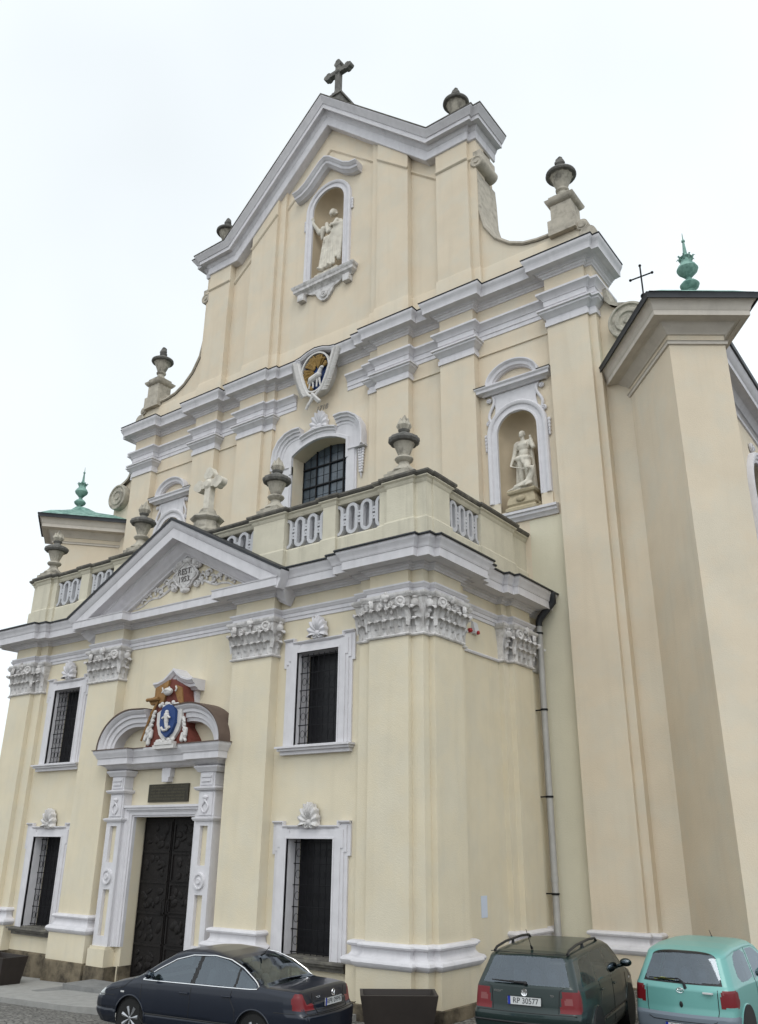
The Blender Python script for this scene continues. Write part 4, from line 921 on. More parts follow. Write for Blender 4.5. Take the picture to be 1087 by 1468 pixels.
# ================================================================== CORNER PIERS
PA = [(11.75,6.17),(13.85,3.75),(15.05,4.62),(13.4,6.9)]
for s in (1,-1):
    P = PA if s > 0 else [(-x,y) for x,y in reversed(PA)]
    b = MB(); b.pxy(P+[(s*13.0,9),(s*11.75,9)] if s > 0 else [(s*11.75,9),(s*13.0,9)]+P, -3, 16.5); pr = b.build('corner_pier','beige',CH,smooth=False)
    CP = [(0,15.36),(.05,15.37),(.06,15.44),(.09,15.46),(.0,15.50)]
    b = MB(); b.sweep(CP, P); b.sweep([(0,15.66),(.04,15.67),(.08,15.74),(.20,15.84),(.26,15.92),(.36,15.95),(.36,15.93),(.50,15.95),(.50,15.94),(.54,15.94),(.54,16.08),(.56,16.10),(.58,16.18),(.64,16.30),(.70,16.35),(.70,16.40),(0,16.42)], P); b.build('cornice','pier_trim',pr)
    b = MB(); b.sweep([(0,16.40),(.71,16.40),(.73,16.33),(.76,16.33),(.76,16.46),(.78,16.50),(0,16.60)], P); b.build('roof_edge','metal_dark',pr)
    E = [(11.2,5.75),(13.80,2.72),(16.02,4.36),(14.9,6.2),(14.2,9.5),(11.2,9.5)]; c = (14.3,5.05)
    b = MB(); rings = []
    for sc,z in ((1,16.505),(.97,16.53),(.7,16.88),(.4,17.14),(.2,17.34),(.08,17.6)):
        rings.append([(s*(c[0]+(x-c[0])*sc), c[1]+(y-c[1])*sc, z) for x,y in E])
    m = len(E); b.add([p for r in rings for p in r], [(j*m+i, j*m+(i+1)%m, (j+1)*m+(i+1)%m, (j+1)*m+i) for j in range(5) for i in range(m)]); b.build('roof','copper',pr,angle=25)
    b = MB(); b.lathe([(.30,17.15),(.18,17.4),(.10,17.6),(.12,17.68),(.24,17.78),(.27,17.86),(.20,17.95),(.09,18.03),(.08,18.10),(.16,18.20),(.27,18.32),(.30,18.40),(.25,18.50),(.17,18.60),(.15,18.74),(.19,18.80),(.12,18.86),(.06,18.95),(.035,19.3),(.02,19.40)],20,(s*c[0],c[1],0))
    for k in range(8):
        a = 2*math.pi*k/8; b.tube([(s*c[0]+.15*math.cos(a),c[1]+.15*math.sin(a),18.70),(s*c[0]+.22*math.cos(a),c[1]+.22*math.sin(a),18.84),(s*c[0]+.27*math.cos(a),c[1]+.27*math.sin(a),18.80)],[.03,.025,.006],6)
    b.ell((s*c[0],c[1],19.40),.055,n=10,k=8); b.tube([(s*c[0],c[1],19.4),(s*c[0],c[1],19.68)],[.02,.008],6)
    b.build('finial','copper',pr)
# ================================================================== NAVE SIDE
NX = 14.2
hw = [(9.35,8.0),(12.35,8.0),(12.35,12.9)]+arc(10.85,12.9,1.5,0,180,20)
b = MB(); b.prism([(6,-3),(48,-3),(48,16.6),(6,16.6)], NX, NX-.6, lambda u,v,d:(d,u,v), [hw]); NV = b.build('nave_wall','beige',CH,smooth=False)
b = MB(); b.sweep([(0,15.35),(.05,15.36),(.07,15.44),(.12,15.47),(0,15.5),(0,15.75),(.06,15.77),(.2,15.95),(.4,16.0),(.42,15.98),(.46,15.98),(.46,16.16),(.5,16.2),(.6,16.4),(.6,16.46),(0,16.5)], [(NX,6),(NX,48)]); b.build('cornice','white',NV)
b = MB(); b.sweep([(0,16.46),(.66,16.44),(.68,16.55),(0,16.62)], [(NX,6),(NX,48)]); b.build('roof_edge','metal_dark',NV)
A = [(9.35,8.0)]+arc(10.85,12.9,1.5,180,0,24)+[(12.35,8.0)]
b = MB(); b.sweep([(0,0),(0,.08),(.10,.10),(.12,.14),(.2,.14),(.22,.18),(.3,.18),(.34,.1),(.34,0)], A, lambda a,c,n:(NX+n,a,c), side=-1)
for q in (1,-1): volute(b,(NX+.02,10.85+q*.75,14.75),(1,0),.15,.12); b.ell((NX+.04,10.85+q*.4,14.88),(.06,.25,.08))
b.build('window_frame','white',NV)
b = MB(); b.box(NX-.5,9.25,7.9,NX-.47,12.45,14.5); b.build('window','glass',NV,smooth=False)
b = MB(); b.add([(NX+.65,7.1,16.5),(NX+.65,48,16.5),(2,48,25.0),(2,7.1,25.0),(2,7.1,20)],[(0,1,2,3)]); b.add([(-NX-.65,7.1,16.5),(-NX-.65,48,16.5),(-2,48,25.0),(-2,7.1,25.0)],[(0,1,2,3)]); b.add([(2,7.1,25),(2,48,25),(-2,48,25),(-2,7.1,25)],[(0,1,2,3)]); b.build('nave_roof','roof_metal',CH,smooth=False)
b = MB(); b.box(-14.0,7.1,-3,-13.6,48,16.5); b.box(-13.5,47.6,-3,13.5,48,16.5); b.build('rear_wall','beige',CH,smooth=False)

# ---- downpipe
b = MB(); b.tube([(8.78,5.46,8.82),(8.78,5.46,-.3)],.088,16); pp_ = b.build('downpipe','pipe',CH)
b = MB(); b.tube([(9.14,5.30,9.74),(9.27,5.42,9.64),(9.25,5.46,9.44),(8.84,5.46,9.02),(8.78,5.46,8.9),(8.78,5.46,8.78)],[.10,.11,.11,.105,.10,.10],12); b.build('gutter_elbow','metal_dark',pp_)
b = MB()
for z in (8.55,6.42,4.15,1.8): b.lathe([(.088,z),(.105,z),(.105,z+.05),(.088,z+.05)],16,(8.78,5.46,0)); b.box(8.4,5.45,z+.01,8.7,5.5,z+.04)
build_split(b,'pipe_clamp','iron',pp_)
b = MB(); b.lathe([(.088,2.1),(.098,2.1),(.098,2.22),(.088,2.22)],16,(8.78,5.46,0)); b.build('pipe_sleeve','pipe',pp_)
# ================================================================== STATUES
def robed_statue():
    e = empty('statue', (0.10, 5.95, 24.86), 'robed stone saint with one arm raised, in the arched niche high in the gable', 'statue')
    H = 3.36
    b = MB(); b.box(-.62,-.40,0,.62,.45,.20); b.box(-.52,-.34,.20,.52,.4,.30); b.build('base','statue',e,smooth=False)
    b = MB(); b.T = Matrix.Translation((0.08,0,.28))
    pr = [(.02,.0),(.130,.004),(.140,.03),(.132,.12),(.125,.25),(.120,.38),(.115,.48),(.095,.56),(.100,.64),(.112,.70),(.108,.745),(.080,.78),(.045,.80),(.034,.82),(.031,.89),(.0,.895)]
    n = 60; k = len(pr); vs = []
    for i in range(n):
        a = 2*math.pi*i/n
        for r,z in pr:
            fl = 1+(.085*math.cos(8*a+9*z)+.05*math.cos(13*a-7*z))*(1 if z < .62 else .35)
            cx = .03*math.sin(z*5.0)-.02
            vs.append(((r*fl*math.cos(a)+cx)*H, (r*fl*.78*math.sin(a))*H, z*H))
    b.add(vs, [(i*k+j, ((i+1)%n)*k+j, ((i+1)%n)*k+j+1, i*k+j+1) for i in range(n) for j in range(k-1)])
    f = lambda x,y,z:(x*H,y*H,z*H)
    b.ell(f(-.02,-.015,.94),(.043*H,.050*H,.060*H)); b.ell(f(-.02,.01,.955),(.049*H,.052*H,.05*H)); b.ell(f(-.022,-.055,.905),(.03*H,.025*H,.035*H))
    b.cap2(f(-.022,-.062,.95),f(-.023,-.073,.93),.008*H,.011*H,8)
    for q in (1,-1): b.ell(f(-.022+q*.018,-.058,.952),(.009*H,.006*H,.006*H),n=8,k=6); b.ell(f(-.02+q*.048,0,.92),(.01*H,.014*H,.02*H),n=8,k=6)
    b.cap2(f(-.095,0,.755),f(-.225,-.03,.70),.042*H,.035*H); b.cap2(f(-.225,-.03,.70),f(-.305,-.07,.86),.036*H,.022*H)
    b.ell(f(-.305,-.075,.89),(.022*H,.013*H,.028*H))
    for q,(dx,dz) in enumerate(((-.026,.045),(-.012,.058),(.004,.062),(.018,.052))): b.cap2(f(-.305+dx*.6,-.078,.905),f(-.305+dx,-.09,.885+dz),.0085*H,.006*H,6)
    b.cap2(f(-.288,-.075,.885),f(-.270,-.09,.905),.009*H,.007*H,6)
    # hanging sleeve, mantle falling in a V, left arm bent holding folds
    b.cap2(f(-.17,-.02,.74),f(-.19,-.02,.60),.045*H,.02*H); b.cap2(f(-.085,-.06,.755),f(-.03,-.10,.58),.028*H,.026*H); b.cap2(f(.075,-.05,.755),f(.0,-.105,.58),.030*H,.026*H)
    b.cap2(f(.09,0,.755),f(.165,-.03,.66),.042*H,.040*H); b.cap2(f(.165,-.03,.66),f(.09,-.12,.63),.042*H,.028*H); b.ell(f(.07,-.125,.645),(.026*H,.018*H,.02*H))
    for q in range(4): b.cap2(f(.06,-.135,.66-.011*q),f(.03,-.13,.663-.012*q),.008*H,.006*H,6)
    for q in range(7): b.cap2(f(.18-.012*q,-.05-.008*q,.66),f(.155-.03*q,-.09,.10+.05*q),.022*H,.028*H,8)
    for q in range(6): x = -.12+.045*q; b.cap2(f(x*.7,-.10,.52),f(x,-.125,.03),.012*H,.020*H,8)
    for q in (1,-1): b.cap2(f(-.02+q*.06,-.10,.02),f(-.03+q*.08,-.17,.015),.025*H,.018*H,8)
    remesh(b.build('figure','statue',e), .028, 2)
def nude_statue():
    e = empty('statue', (8.38, 6.02, 12.50), 'stone man with a long cloak and an animal at his foot, in the right niche', 'statue')
    b = MB()
    b.sweep([(0.34,0),(.34,.10),(.30,.14),(.26,.18),(.30,.24),(.28,.40),(.22,.52),(.22,.56),(.28,.60),(.30,.66),(.28,.70),(0,.70)], [(-.18,-.14),(.18,-.14),(.18,.2),(-.18,.2)], closed=True)
    for q in (1,-1): b.lathe([(0,-.20),(.12,-.20),(.13,-.05),(0,-.05)],16,(q*.44,0,.16),axis='y'); b.lathe([(0,-.22),(.05,-.22),(.05,-.2)],10,(q*.44,0,.16),axis='y')
    b.ell((0,-.46,.38),(.16,.05,.10)); b.build('pedestal','stone_pale',e)
    H = 2.24; b = MB(); b.T = Matrix.Translation((-.02,.02,.70)); f = lambda x,y,z:(x*H,y*H,z*H)
    # standing leg, forward knee, torso, neck
    b.cap2(f(-.045,0,.50),f(-.05,.0,.28),.070*H,.048*H,12); b.cap2(f(-.05,0,.28),f(-.045,.03,.05),.047*H,.026*H,12)
    b.cap2(f(.045,-.01,.50),f(.10,-.13,.33),.070*H,.050*H,12); b.cap2(f(.10,-.13,.33),f(.06,-.04,.12),.045*H,.028*H,12); b.cap2(f(.06,-.05,.11),f(.07,-.13,.085),.026*H,.018*H,8); b.cap2(f(-.045,.02,.03),f(-.06,-.07,.015),.026*H,.018*H,8)
    b.ell(f(0,0,.53),(.088*H,.066*H,.06*H)); b.ell(f(.0,-.005,.62),(.078*H,.056*H,.085*H)); b.ell(f(.0,-.008,.72),(.098*H,.064*H,.085*H)); b.cap2(f(-.095,0,.785),f(.09,0,.775),.042*H,.042*H,10)
    for q in (1,-1): b.ell(f(q*.04,-.055,.735),(.042*H,.02*H,.032*H))
    b.cap2(f(-.005,0,.79),f(-.012,-.01,.87),.032*H,.030*H,10); b.ell(f(-.015,-.018,.915),(.040*H,.047*H,.056*H)); b.ell(f(-.013,.0,.935),(.047*H,.05*H,.045*H)); b.ell(f(-.018,-.05,.885),(.026*H,.02*H,.028*H)); b.cap2(f(-.017,-.062,.922),f(-.017,-.070,.905),.006*H,.009*H,6)
    for q in (1,-1): b.ell(f(-.015+q*.045,.0,.91),(.008*H,.012*H,.018*H),n=8,k=6)
    # right arm down with a staff, left arm raised to the shoulder
    b.cap2(f(-.115,0,.775),f(-.155,0,.62),.040*H,.032*H,10); b.cap2(f(-.155,0,.62),f(-.185,-.05,.47),.031*H,.020*H,10); b.ell(f(-.188,-.055,.445),(.017*H,.017*H,.025*H))
    for q in range(4): b.cap2(f(-.20+.009*q,-.065,.445-.002*q),f(-.185+.004*q,-.085,.43-.004*q),.007*H,.006*H,6)
    b.cap2(f(.11,0,.775),f(.17,-.05,.66),.040*H,.034*H,10); b.cap2(f(.17,-.05,.66),f(.125,-.02,.81),.032*H,.022*H,10); b.ell(f(.118,-.02,.835),(.018*H,.02*H,.025*H))
    for q in range(4): b.cap2(f(.11+.009*q,-.035,.845),f(.10+.009*q,-.03,.868),.007*H,.0055*H,6)
    b.cap2(f(-.20,-.06,.44),f(.12,-.16,.28),.010*H,.010*H,8)
    # loincloth and long cloak
    b.cap2(f(-.09,-.03,.54),f(.08,-.07,.50),.045*H,.05*H,10); b.cap2(f(.0,-.08,.52),f(.02,-.10,.42),.035*H,.02*H,8)
    for q in range(9):
        x = -.15+.035*q; b.cap2(f(x*.75,.05,.78),f(x,.05+.015*math.sin(q*2.2),.04),.026*H,.036*H,8)
    b.cap2(f(-.13,.02,.76),f(-.17,.03,.50),.035*H,.03*H,8)
    # reclining beast with raised head at the right foot
    b.cap2(f(-.08,-.15,.05),f(.10,-.16,.07),.045*H,.065*H,10); b.cap2(f(.10,-.15,.08),f(.17,-.16,.20),.055*H,.042*H,10); b.cap2(f(.17,-.16,.20),f(.19,-.19,.27),.042*H,.038*H,10); b.cap2(f(.19,-.19,.28),f(.16,-.25,.265),.034*H,.020*H,8)
    for q in (1,-1): b.cap2(f(.195+q*.022,-.18,.30),f(.20+q*.03,-.17,.33),.012*H,.005*H,6); b.cap2(f(.12+q*.04,-.17,.07),f(.06+q*.05,-.25,.02),.022*H,.015*H,8)
    b.cap2(f(-.09,-.15,.05),f(-.20,-.17,.02),.02*H,.012*H,8)
    b.ell(f(0,0,.0),(.25*H,.20*H,.03*H))
    remesh(b.build('figure','statue',e), .020, 2)
M['stone_pale'] = mat('ochre pedestal stone', (0.42,0.36,0.25), 0.88, var=0.18, vscale=6, bump=0.5, spec=0.1)
robed_statue(); nude_statue()

# ================================================================== SMALL FITTINGS
e = empty('wall_plaque', (0.03,-.005,3.98), 'dark bronze inscription plaque above the church door, its letters too worn to read', 'plaque')
b = MB(); b.box(-.82,-.045,0,.82,0,.47); b.build('panel','plaque',e,smooth=False)
b = MB()
rnd = random.Random(9)
for r in range(5):
    x = -.70
    while x < .66:
        w = rnd.uniform(.02,.05); b.box(x,-.050,.065+.082*r,x+w,-.043,.10+.082*r); x += w+rnd.choice((.02,.02,.02,.05))
b.build('worn_lettering','plaque_rel',e,smooth=False)
e = empty('alarm_siren', (8.37,2.42,8.02), 'white alarm box with two red lamps on the porch side wall between the capitals', 'alarm')
b = MB(); b.pxz([(-.0,0),(.10,.0),(.12,.05),(.06,.30),(0,.34)], -.10, .12); b.build('box','alarm_white',e,smooth=False)
b = MB(); b.lathe([(0,-.0),(.055,-.0),(.05,.05),(0,.07)],14,(.10,.04,.03),axis='x'); b.build('lamp','alarm_red',e)
b = MB(); b.lathe([(0,0),(.06,0),(.06,.06),(.03,.09),(0,.10)],14,(.02,-.24,.05),axis='x'); b.cap2((0,-.24,.05),(.02,-.12,.05),.012,.012,6); b.build('lamp','alarm_red',e)
e = empty('notice', (8.374,2.50,1.42), 'pale blue paper notice stuck on the side wall of the porch', 'notice')
b = MB(); b.box(0,-.13,0,.006,.15,.46); b.build('sheet','paper',e,smooth=False)
e = empty('roof_cross', (12.22,7.7,18.2), 'slender black iron cross with knobbed ends on the roof beside the copper finial', 'cross')
b = MB(); b.tube([(0,0,0),(0,0,1.72)],.03,8); b.build('pole','iron',e)
b = MB(); b.ell((0,0,1.74),.10,n=12,k=8); b.build('ball','iron',e)
b = MB(); b.tube([(0,0,1.75),(0,0,2.95)],.028,8); b.tube([(-.36,0,2.52),(.36,0,2.52)],.026,8); 
for p in ((0,0,2.96),(-.37,0,2.52),(.37,0,2.52)): b.ell(p,.05,n=10,k=6)
b.build('cross','iron',e)

# ================================================================== PLANTERS
M['planter'] = mat('dark brown planter', (0.028,0.022,0.019), 0.55, var=0.2, vscale=3, spec=0.35)
M['soil'] = mat('soil', (0.03,0.022,0.015), 0.95, bump=1.0, bscale=30, var=0.4, vscale=12)
def planter(loc, rz, label, w, d, h):
    e = empty('planter', loc, label, 'planter', 'dark trough planters by the church wall', rz)
    b = MB(); t = .055; k = .80
    o1 = [(-w/2*k,-d/2*k,0),(w/2*k,-d/2*k,0),(w/2*k,d/2*k,0),(-w/2*k,d/2*k,0)]; o2 = [(-w/2,-d/2,h),(w/2,-d/2,h),(w/2,d/2,h),(-w/2,d/2,h)]
    i2 = [(-w/2+t,-d/2+t,h),(w/2-t,-d/2+t,h),(w/2-t,d/2-t,h),(-w/2+t,d/2-t,h)]; i1 = [(x*.93,y*.9,h-.16) for x,y,z in i2]
    b.add(o1+o2+i2+i1, [(3,2,1,0)]+[(i,(i+1)%4,(i+1)%4+4,i+4) for i in range(4)]+[(i+4,(i+1)%4+4,(i+1)%4+8,i+8) for i in range(4)]+[(i+8,(i+1)%4+8,(i+1)%4+12,i+12) for i in range(4)])
    b.build('trough','planter',e,smooth=False)
    b = MB(); vs = []; n = 12
    for j in range(n+1):
        for i in range(n+1): vs.append(((i/n-.5)*(w-2*t)*.95,(j/n-.5)*(d-2*t)*.93,h-.13+.02*math.sin(i*2.1+j*1.3)))
    b.add(vs,[(j*(n+1)+i,j*(n+1)+i+1,(j+1)*(n+1)+i+1,(j+1)*(n+1)+i) for j in range(n) for i in range(n)]); b.build('soil','soil',e)
planter((8.86,-1.62,gz(8.98,-1.5)+.02), R_(38), 'empty dark trough planter at the porch corner between the saloon and the estate car', 1.42, .80, .74)
planter((-4.35,-1.55,gz(-4.35,0)+.10), 0, 'dark trough planter under the lower left window of the church', 1.35, .75, .72)

# ================================================================== CARS
import numpy as np
def paint(name, col, metal=0.35, rough=0.32):
    return mat(name, col, rough, metal, spec=0.4, coat=0.35)
M['navy'] = paint('dark blue car paint', (0.006,0.010,0.021), .15, .30)
M['dgreen'] = paint('dark green car paint', (0.006,0.018,0.017), .1, .32)
M['mint'] = paint('mint green car paint', (0.135,0.345,0.32), .1, .34)
M['bump_grey'] = mat('grey plastic bumper', (0.15,0.18,0.215), 0.5)
def thin_glass(name, tint):
    m = bpy.data.materials.new(name); m.use_nodes = True; t = m.node_tree; t.nodes.clear()
    o = t.nodes.new('ShaderNodeOutputMaterial'); tr = t.nodes.new('ShaderNodeBsdfTransparent'); tr.inputs[0].default_value = (*tint,1)
    gl = t.nodes.new('ShaderNodeBsdfGlossy'); gl.inputs['Roughness'].default_value = .04; gl.inputs['Color'].default_value = (.8,.9,1,1)
    fr = t.nodes.new('ShaderNodeFresnel'); fr.inputs['IOR'].default_value = 1.42; mx_ = t.nodes.new('ShaderNodeMixShader')
    ad = t.nodes.new('ShaderNodeMath'); ad.operation = 'ADD'; ad.inputs[1].default_value = .10; t.links.new(fr.outputs[0], ad.inputs[0]); t.links.new(ad.outputs[0], mx_.inputs[0]); t.links.new(tr.outputs[0], mx_.inputs[1]); t.links.new(gl.outputs[0], mx_.inputs[2]); t.links.new(mx_.outputs[0], o.inputs[0]); return m
M['car_glass'] = thin_glass('tinted car glass', (.50,.56,.53)); M['car_glass_light'] = thin_glass('rear car glass', (.72,.80,.84))
M['seat'] = mat('seat fabric shapes', (0.06,0.07,0.09), 0.7)
M['lining'] = mat('cabin lining', (0.09,0.095,0.10), 0.85)
M['rubber'] = mat('tyre rubber', (0.012,0.012,0.012), 0.85)
M['trim'] = mat('black plastic trim', (0.01,0.01,0.011), 0.5)
M['chrome'] = mat('chrome', (0.75,0.75,0.76), 0.18, 1.0)
M['alloy'] = mat('alloy rim', (0.42,0.43,0.45), 0.35, 0.7)
M['tail_red'] = mat('red lamp glass', (0.15,0.008,0.012), 0.3, spec=0.35, coat=0.1)
M['tail_pink'] = mat('pale lamp lens', (0.20,0.06,0.06), 0.3, spec=0.35, coat=0.1)
M['plate'] = mat('number plate', (0.56,0.57,0.57), 0.5)
M['plate_blue'] = mat('plate band', (0.01,0.03,0.30), 0.5)
M['plate_ink'] = mat('plate lettering', (0.02,0.02,0.025), 0.6)
M['headlamp'] = mat('headlamp glass', (0.40,0.42,0.42), 0.12, 0.3, spec=0.8, coat=0.5)
M['yellow'] = mat('yellow vest', (0.52,0.55,0.03), 0.7)
M['wht'] = mat('white mark', (0.55,0.55,0.55), 0.6)

def pip(x, z, poly):
    c = False; n = len(poly); j = n-1
    for i in range(n):
        xi,zi = poly[i]; xj,zj = poly[j]
        if (zi > z) != (zj > z) and x < (xj-xi)*(z-zi)/(zj-zi)+xi: c = not c
        j = i
    return c
def car(name, cfg):
    L,Wd,H = cfg['L'],cfg['W'],cfg['H']
    ip = lambda t,x: float(np.interp(x,[p[0] for p in t],[p[1] for p in t]))
    e = empty('parked_car', (cfg['x'],cfg['y'],cfg['z']), cfg['label'], 'car', 'cars parked in front of the church', cfg['rz'])
    NS = int(L/.018); Z0 = .19
    def section(xn):
        """half section, list of (y,z) from sill to roof centre"""
        zt = ip(cfg['top'],xn); zb = min(ip(cfg['belt'],xn), zt-.05); W2 = Wd/2*ip(cfg['plan'],xn)
        k = cfg.get('tumble',.36); P = []
        nl,nu,nt_ = 36,34,30
        for i in range(nl):
            t = i/nl; z = Z0+(zb-Z0)*t; u = (z-.55)/.42
            y = W2*(1-.035*u*u) - (.03 if z < .30 else 0)*(1-(z-Z0)/.11 if z<.30 else 0) - (.012 if cfg['crease'][0] < z < cfg['crease'][1] else 0)
            P.append((y,z))
        ybelt = P[-1][0]-.012; r = min(.11, (zt-zb)*.7); zs = zt-r
        for i in range(nu):
            t = i/(nu-1); z = zb+(zs-zb)*t; y = ybelt-k*(z-zb)-.06*(max(0,z-zb))**2
            P.append((y,z))
        ya,za = P[-1]
        for i in range(1,nt_+1):
            ph = math.pi/2*i/nt_; y = ya*math.cos(ph)**.42 if i < nt_ else 0; z = za+(zt-za)*math.sin(ph)**.80
            P.append((y,z))
        return P
    rad = cfg.get('rad',.14); S_ = []
    us = [i/NS for i in range(NS+1)]
    for s in us:
        xn = -L/2+s*L; dE = min(s,1-s)*L; t = min(1,dE/rad); shr = rad*.75*(1-math.sqrt(max(0,1-(1-t)**2)))
        row = []
        for y,z in section(xn):
            xr = ip(cfg['tail'],z); xf = ip(cfg['nose'],z); X = xr+s*(xf-xr)
            if s < .5: w = (1-min(1,s*L/.9))**2 
            row.append((X, max(0,y-shr*min(1,y/.4)), z))
        S_.append(row)
    A = np.array(S_)                 # NS+1, K, 3
    K = A.shape[1]; NL,NU = 36,34
    groups = {}
    def put(g, quad):
        G = groups.setdefault(g, MB()); o = len(G.v); G.v += quad; G.f.append(tuple(range(o,o+len(quad)))); G.m.append(0)
    sw, tw = cfg['side'], cfg['toppoly']
    whl = cfg['wheels']; ra = .355
    for i in range(NS):
        for j in range(K-1):
            q = [A[i,j],A[i+1,j],A[i+1,j+1],A[i,j+1]]; cx = sum(p[0] for p in q)/4; cy = sum(p[1] for p in q)/4; cz = sum(p[2] for p in q)/4
            side = j < NL+NU+7
            for sg in (1,-1):
                g = 'body'
                if side and cz < .75 and any((cx-wx)**2+(cz-.31)**2 < ra*ra for wx in whl): continue
                if cz < cfg.get('bump_z',0) and (cx < cfg['bump_x'][0] or cx > cfg['bump_x'][1]): g = 'bumper|r' if cx < 0 else 'bumper|f'
                if side:
                    for kk,(nm,poly) in enumerate(sw):
                        if pip(cx,cz,poly): g = '%s|%d%d' % (nm, sg, 0 if 'lamp' in nm else kk)
                if j >= NL+NU-1:
                    hw = max(.05, A[i,NL+NU-1,1])
                    for nm,poly in tw:
                        if pip(cx,sg*cy/hw,poly): g = nm
                put(g, [tuple((p[0],p[1]*sg,p[2])) for p in (q if sg > 0 else q[::-1])])
    # end caps
    for end,s_i in (('rear',0),('front',NS)):
        m = 60; bul = cfg.get('bulge',.07) if end == 'rear' else .16
        rows = []
        for j in range(K):
            X,y,z = A[s_i,j]; rows.append([(X+(-1 if end=='rear' else 1)*bul*(1-(u/m*2-1)**2)*min(1,y/.3), y*(u/m*2-1), z) for u in range(m+1)])
        for j in range(K-1):
            for u in range(m):
                q = [rows[j][u],rows[j][u+1],rows[j+1][u+1],rows[j+1][u]]; cy = sum(p[1] for p in q)/4; cz = sum(p[2] for p in q)/4
                g = 'body'
                if cz < cfg.get('bump_z',0): g = 'bumper|r' if end == 'rear' else 'bumper|f'
                if end == 'rear':
                    for nm,poly in cfg['rear']:
                        if pip(abs(cy) if nm[0] == '*' else cy, cz, poly): g = nm.strip('*')+('|%d0' % (1 if cy > 0 else -1) if nm[0] == '*' else '')
                else:
                    for nm,poly in cfg['front']:
                        if pip(abs(cy),cz,poly): g = nm+('|%d0' % (1 if cy > 0 else -1) if nm == 'headlamp' else '')
                put(g, q)
    body = groups.pop('body').build('body', cfg['paint'], e, angle=40)
    for g,G in groups.items():
        nm,mt = {'bumper':('bumper',cfg.get('bump_mat','trim')),'glass':('side_window','car_glass'),'glass_rear':('rear_window',cfg.get('rear_glass','car_glass')),
                 'glass_front':('windscreen','car_glass'),'lamp':('tail_light','tail_red'),'lamp2':('tail_light_lens','tail_pink'),'pillar':('window_pillar','trim'),'black':('trim_panel','trim'),'headlamp':('headlight','headlamp')}[g.split('|')[0]]
        G.build(nm, mt, e, angle=40)
    # cabin: floor, lining, seats with headrests, dashboard
    b = MB(); b.box(-L/2+.22,-Wd/2+.10,.30,1.25,Wd/2-.10,.60); b.box(1.0,-Wd/2+.12,.6,1.3,Wd/2-.12,.92); b.box(-L/2+.20,-Wd/2+.14,.60,-L/2+.30,Wd/2-.14,.90)
    if cfg.get('shelf'): b.box(cfg['shelf'][0],-Wd/2+.12,.88,cfg['shelf'][1],Wd/2-.12,.92)
    b.build('cabin','lining',e,smooth=False)
    for yy in (.37,-.37):
        b = MB(); b.box(-.05,yy-.24,.6,.42,yy+.24,.70); b.cap2((-.10,yy-.13,.70),(-.22,yy-.13,1.08),.10,.09,10); b.cap2((-.10,yy+.13,.70),(-.22,yy+.13,1.08),.10,.09,10); b.cap2((-.10,yy,.70),(-.22,yy,1.10),.11,.10,10)
        b.ell((-.26,yy,1.24),(.06,.13,.09)); b.build('front_seat','seat',e)
    b = MB(); rs = cfg.get('rear_seat',-1.0); b.box(rs,-.6,.6,rs+.45,.6,.72)
    for yy in (-.42,-.14,.14,.42): b.cap2((rs,yy,.70),(rs-.14,yy,1.0),.12,.11,10)
    for yy in (-.40,.40): b.ell((rs-.18,yy,1.13),(.055,.12,.08))
    b.build('rear_seat','seat',e)
    # lookups for things laid on the skin
    side_pts = A[:, :NL+NU+8, :].reshape(-1,3)
    def sy(x,z):
        d = (side_pts[:,0]-x)**2+(side_pts[:,2]-z)**2; return float(side_pts[int(np.argmin(d)),1])
    def line(b, poly, r, sg, off=.0, closed=False):
        P = [];  pl = poly+([poly[0]] if closed else [])
        for a,c in zip(pl[:-1],pl[1:]):
            n = max(1,int(math.hypot(c[0]-a[0],c[1]-a[1])/.05))
            for k in range(n): t = k/n; P.append((a[0]+(c[0]-a[0])*t, a[1]+(c[1]-a[1])*t))
        P.append(pl[-1]); b.tube([(x,sg*(sy(x,z)+off),z) for x,z in P], r, 6)
    for sg in (1,-1):
        b = MB()
        for pl in cfg['gaps']: line(b, pl, .006, sg, -.001)
        b.build('panel_gaps','trim',body)
    def rx(y,z):   # x of the rear skin
        row = A[0]; j = int(np.argmin(abs(row[:NL+NU+20,2]-z))); hw = row[j,1]; return row[j,0]-cfg.get('bulge',.07)*(1-min(1,abs(y)/hw)**2)*min(1,hw/.3)
    b = MB()
    for pl in cfg['rgaps']:
        P = []
        for a,c in zip(pl[:-1],pl[1:]):
            n = max(1,int(math.hypot(c[0]-a[0],c[1]-a[1])/.05))
            for k in range(n): t = k/n; P.append((a[0]+(c[0]-a[0])*t, a[1]+(c[1]-a[1])*t))
        P.append(pl[-1]); b.tube([(rx(y,z)-.001,y,z) for y,z in P], .006, 6)
    b.build('tailgate_gap','trim',body)
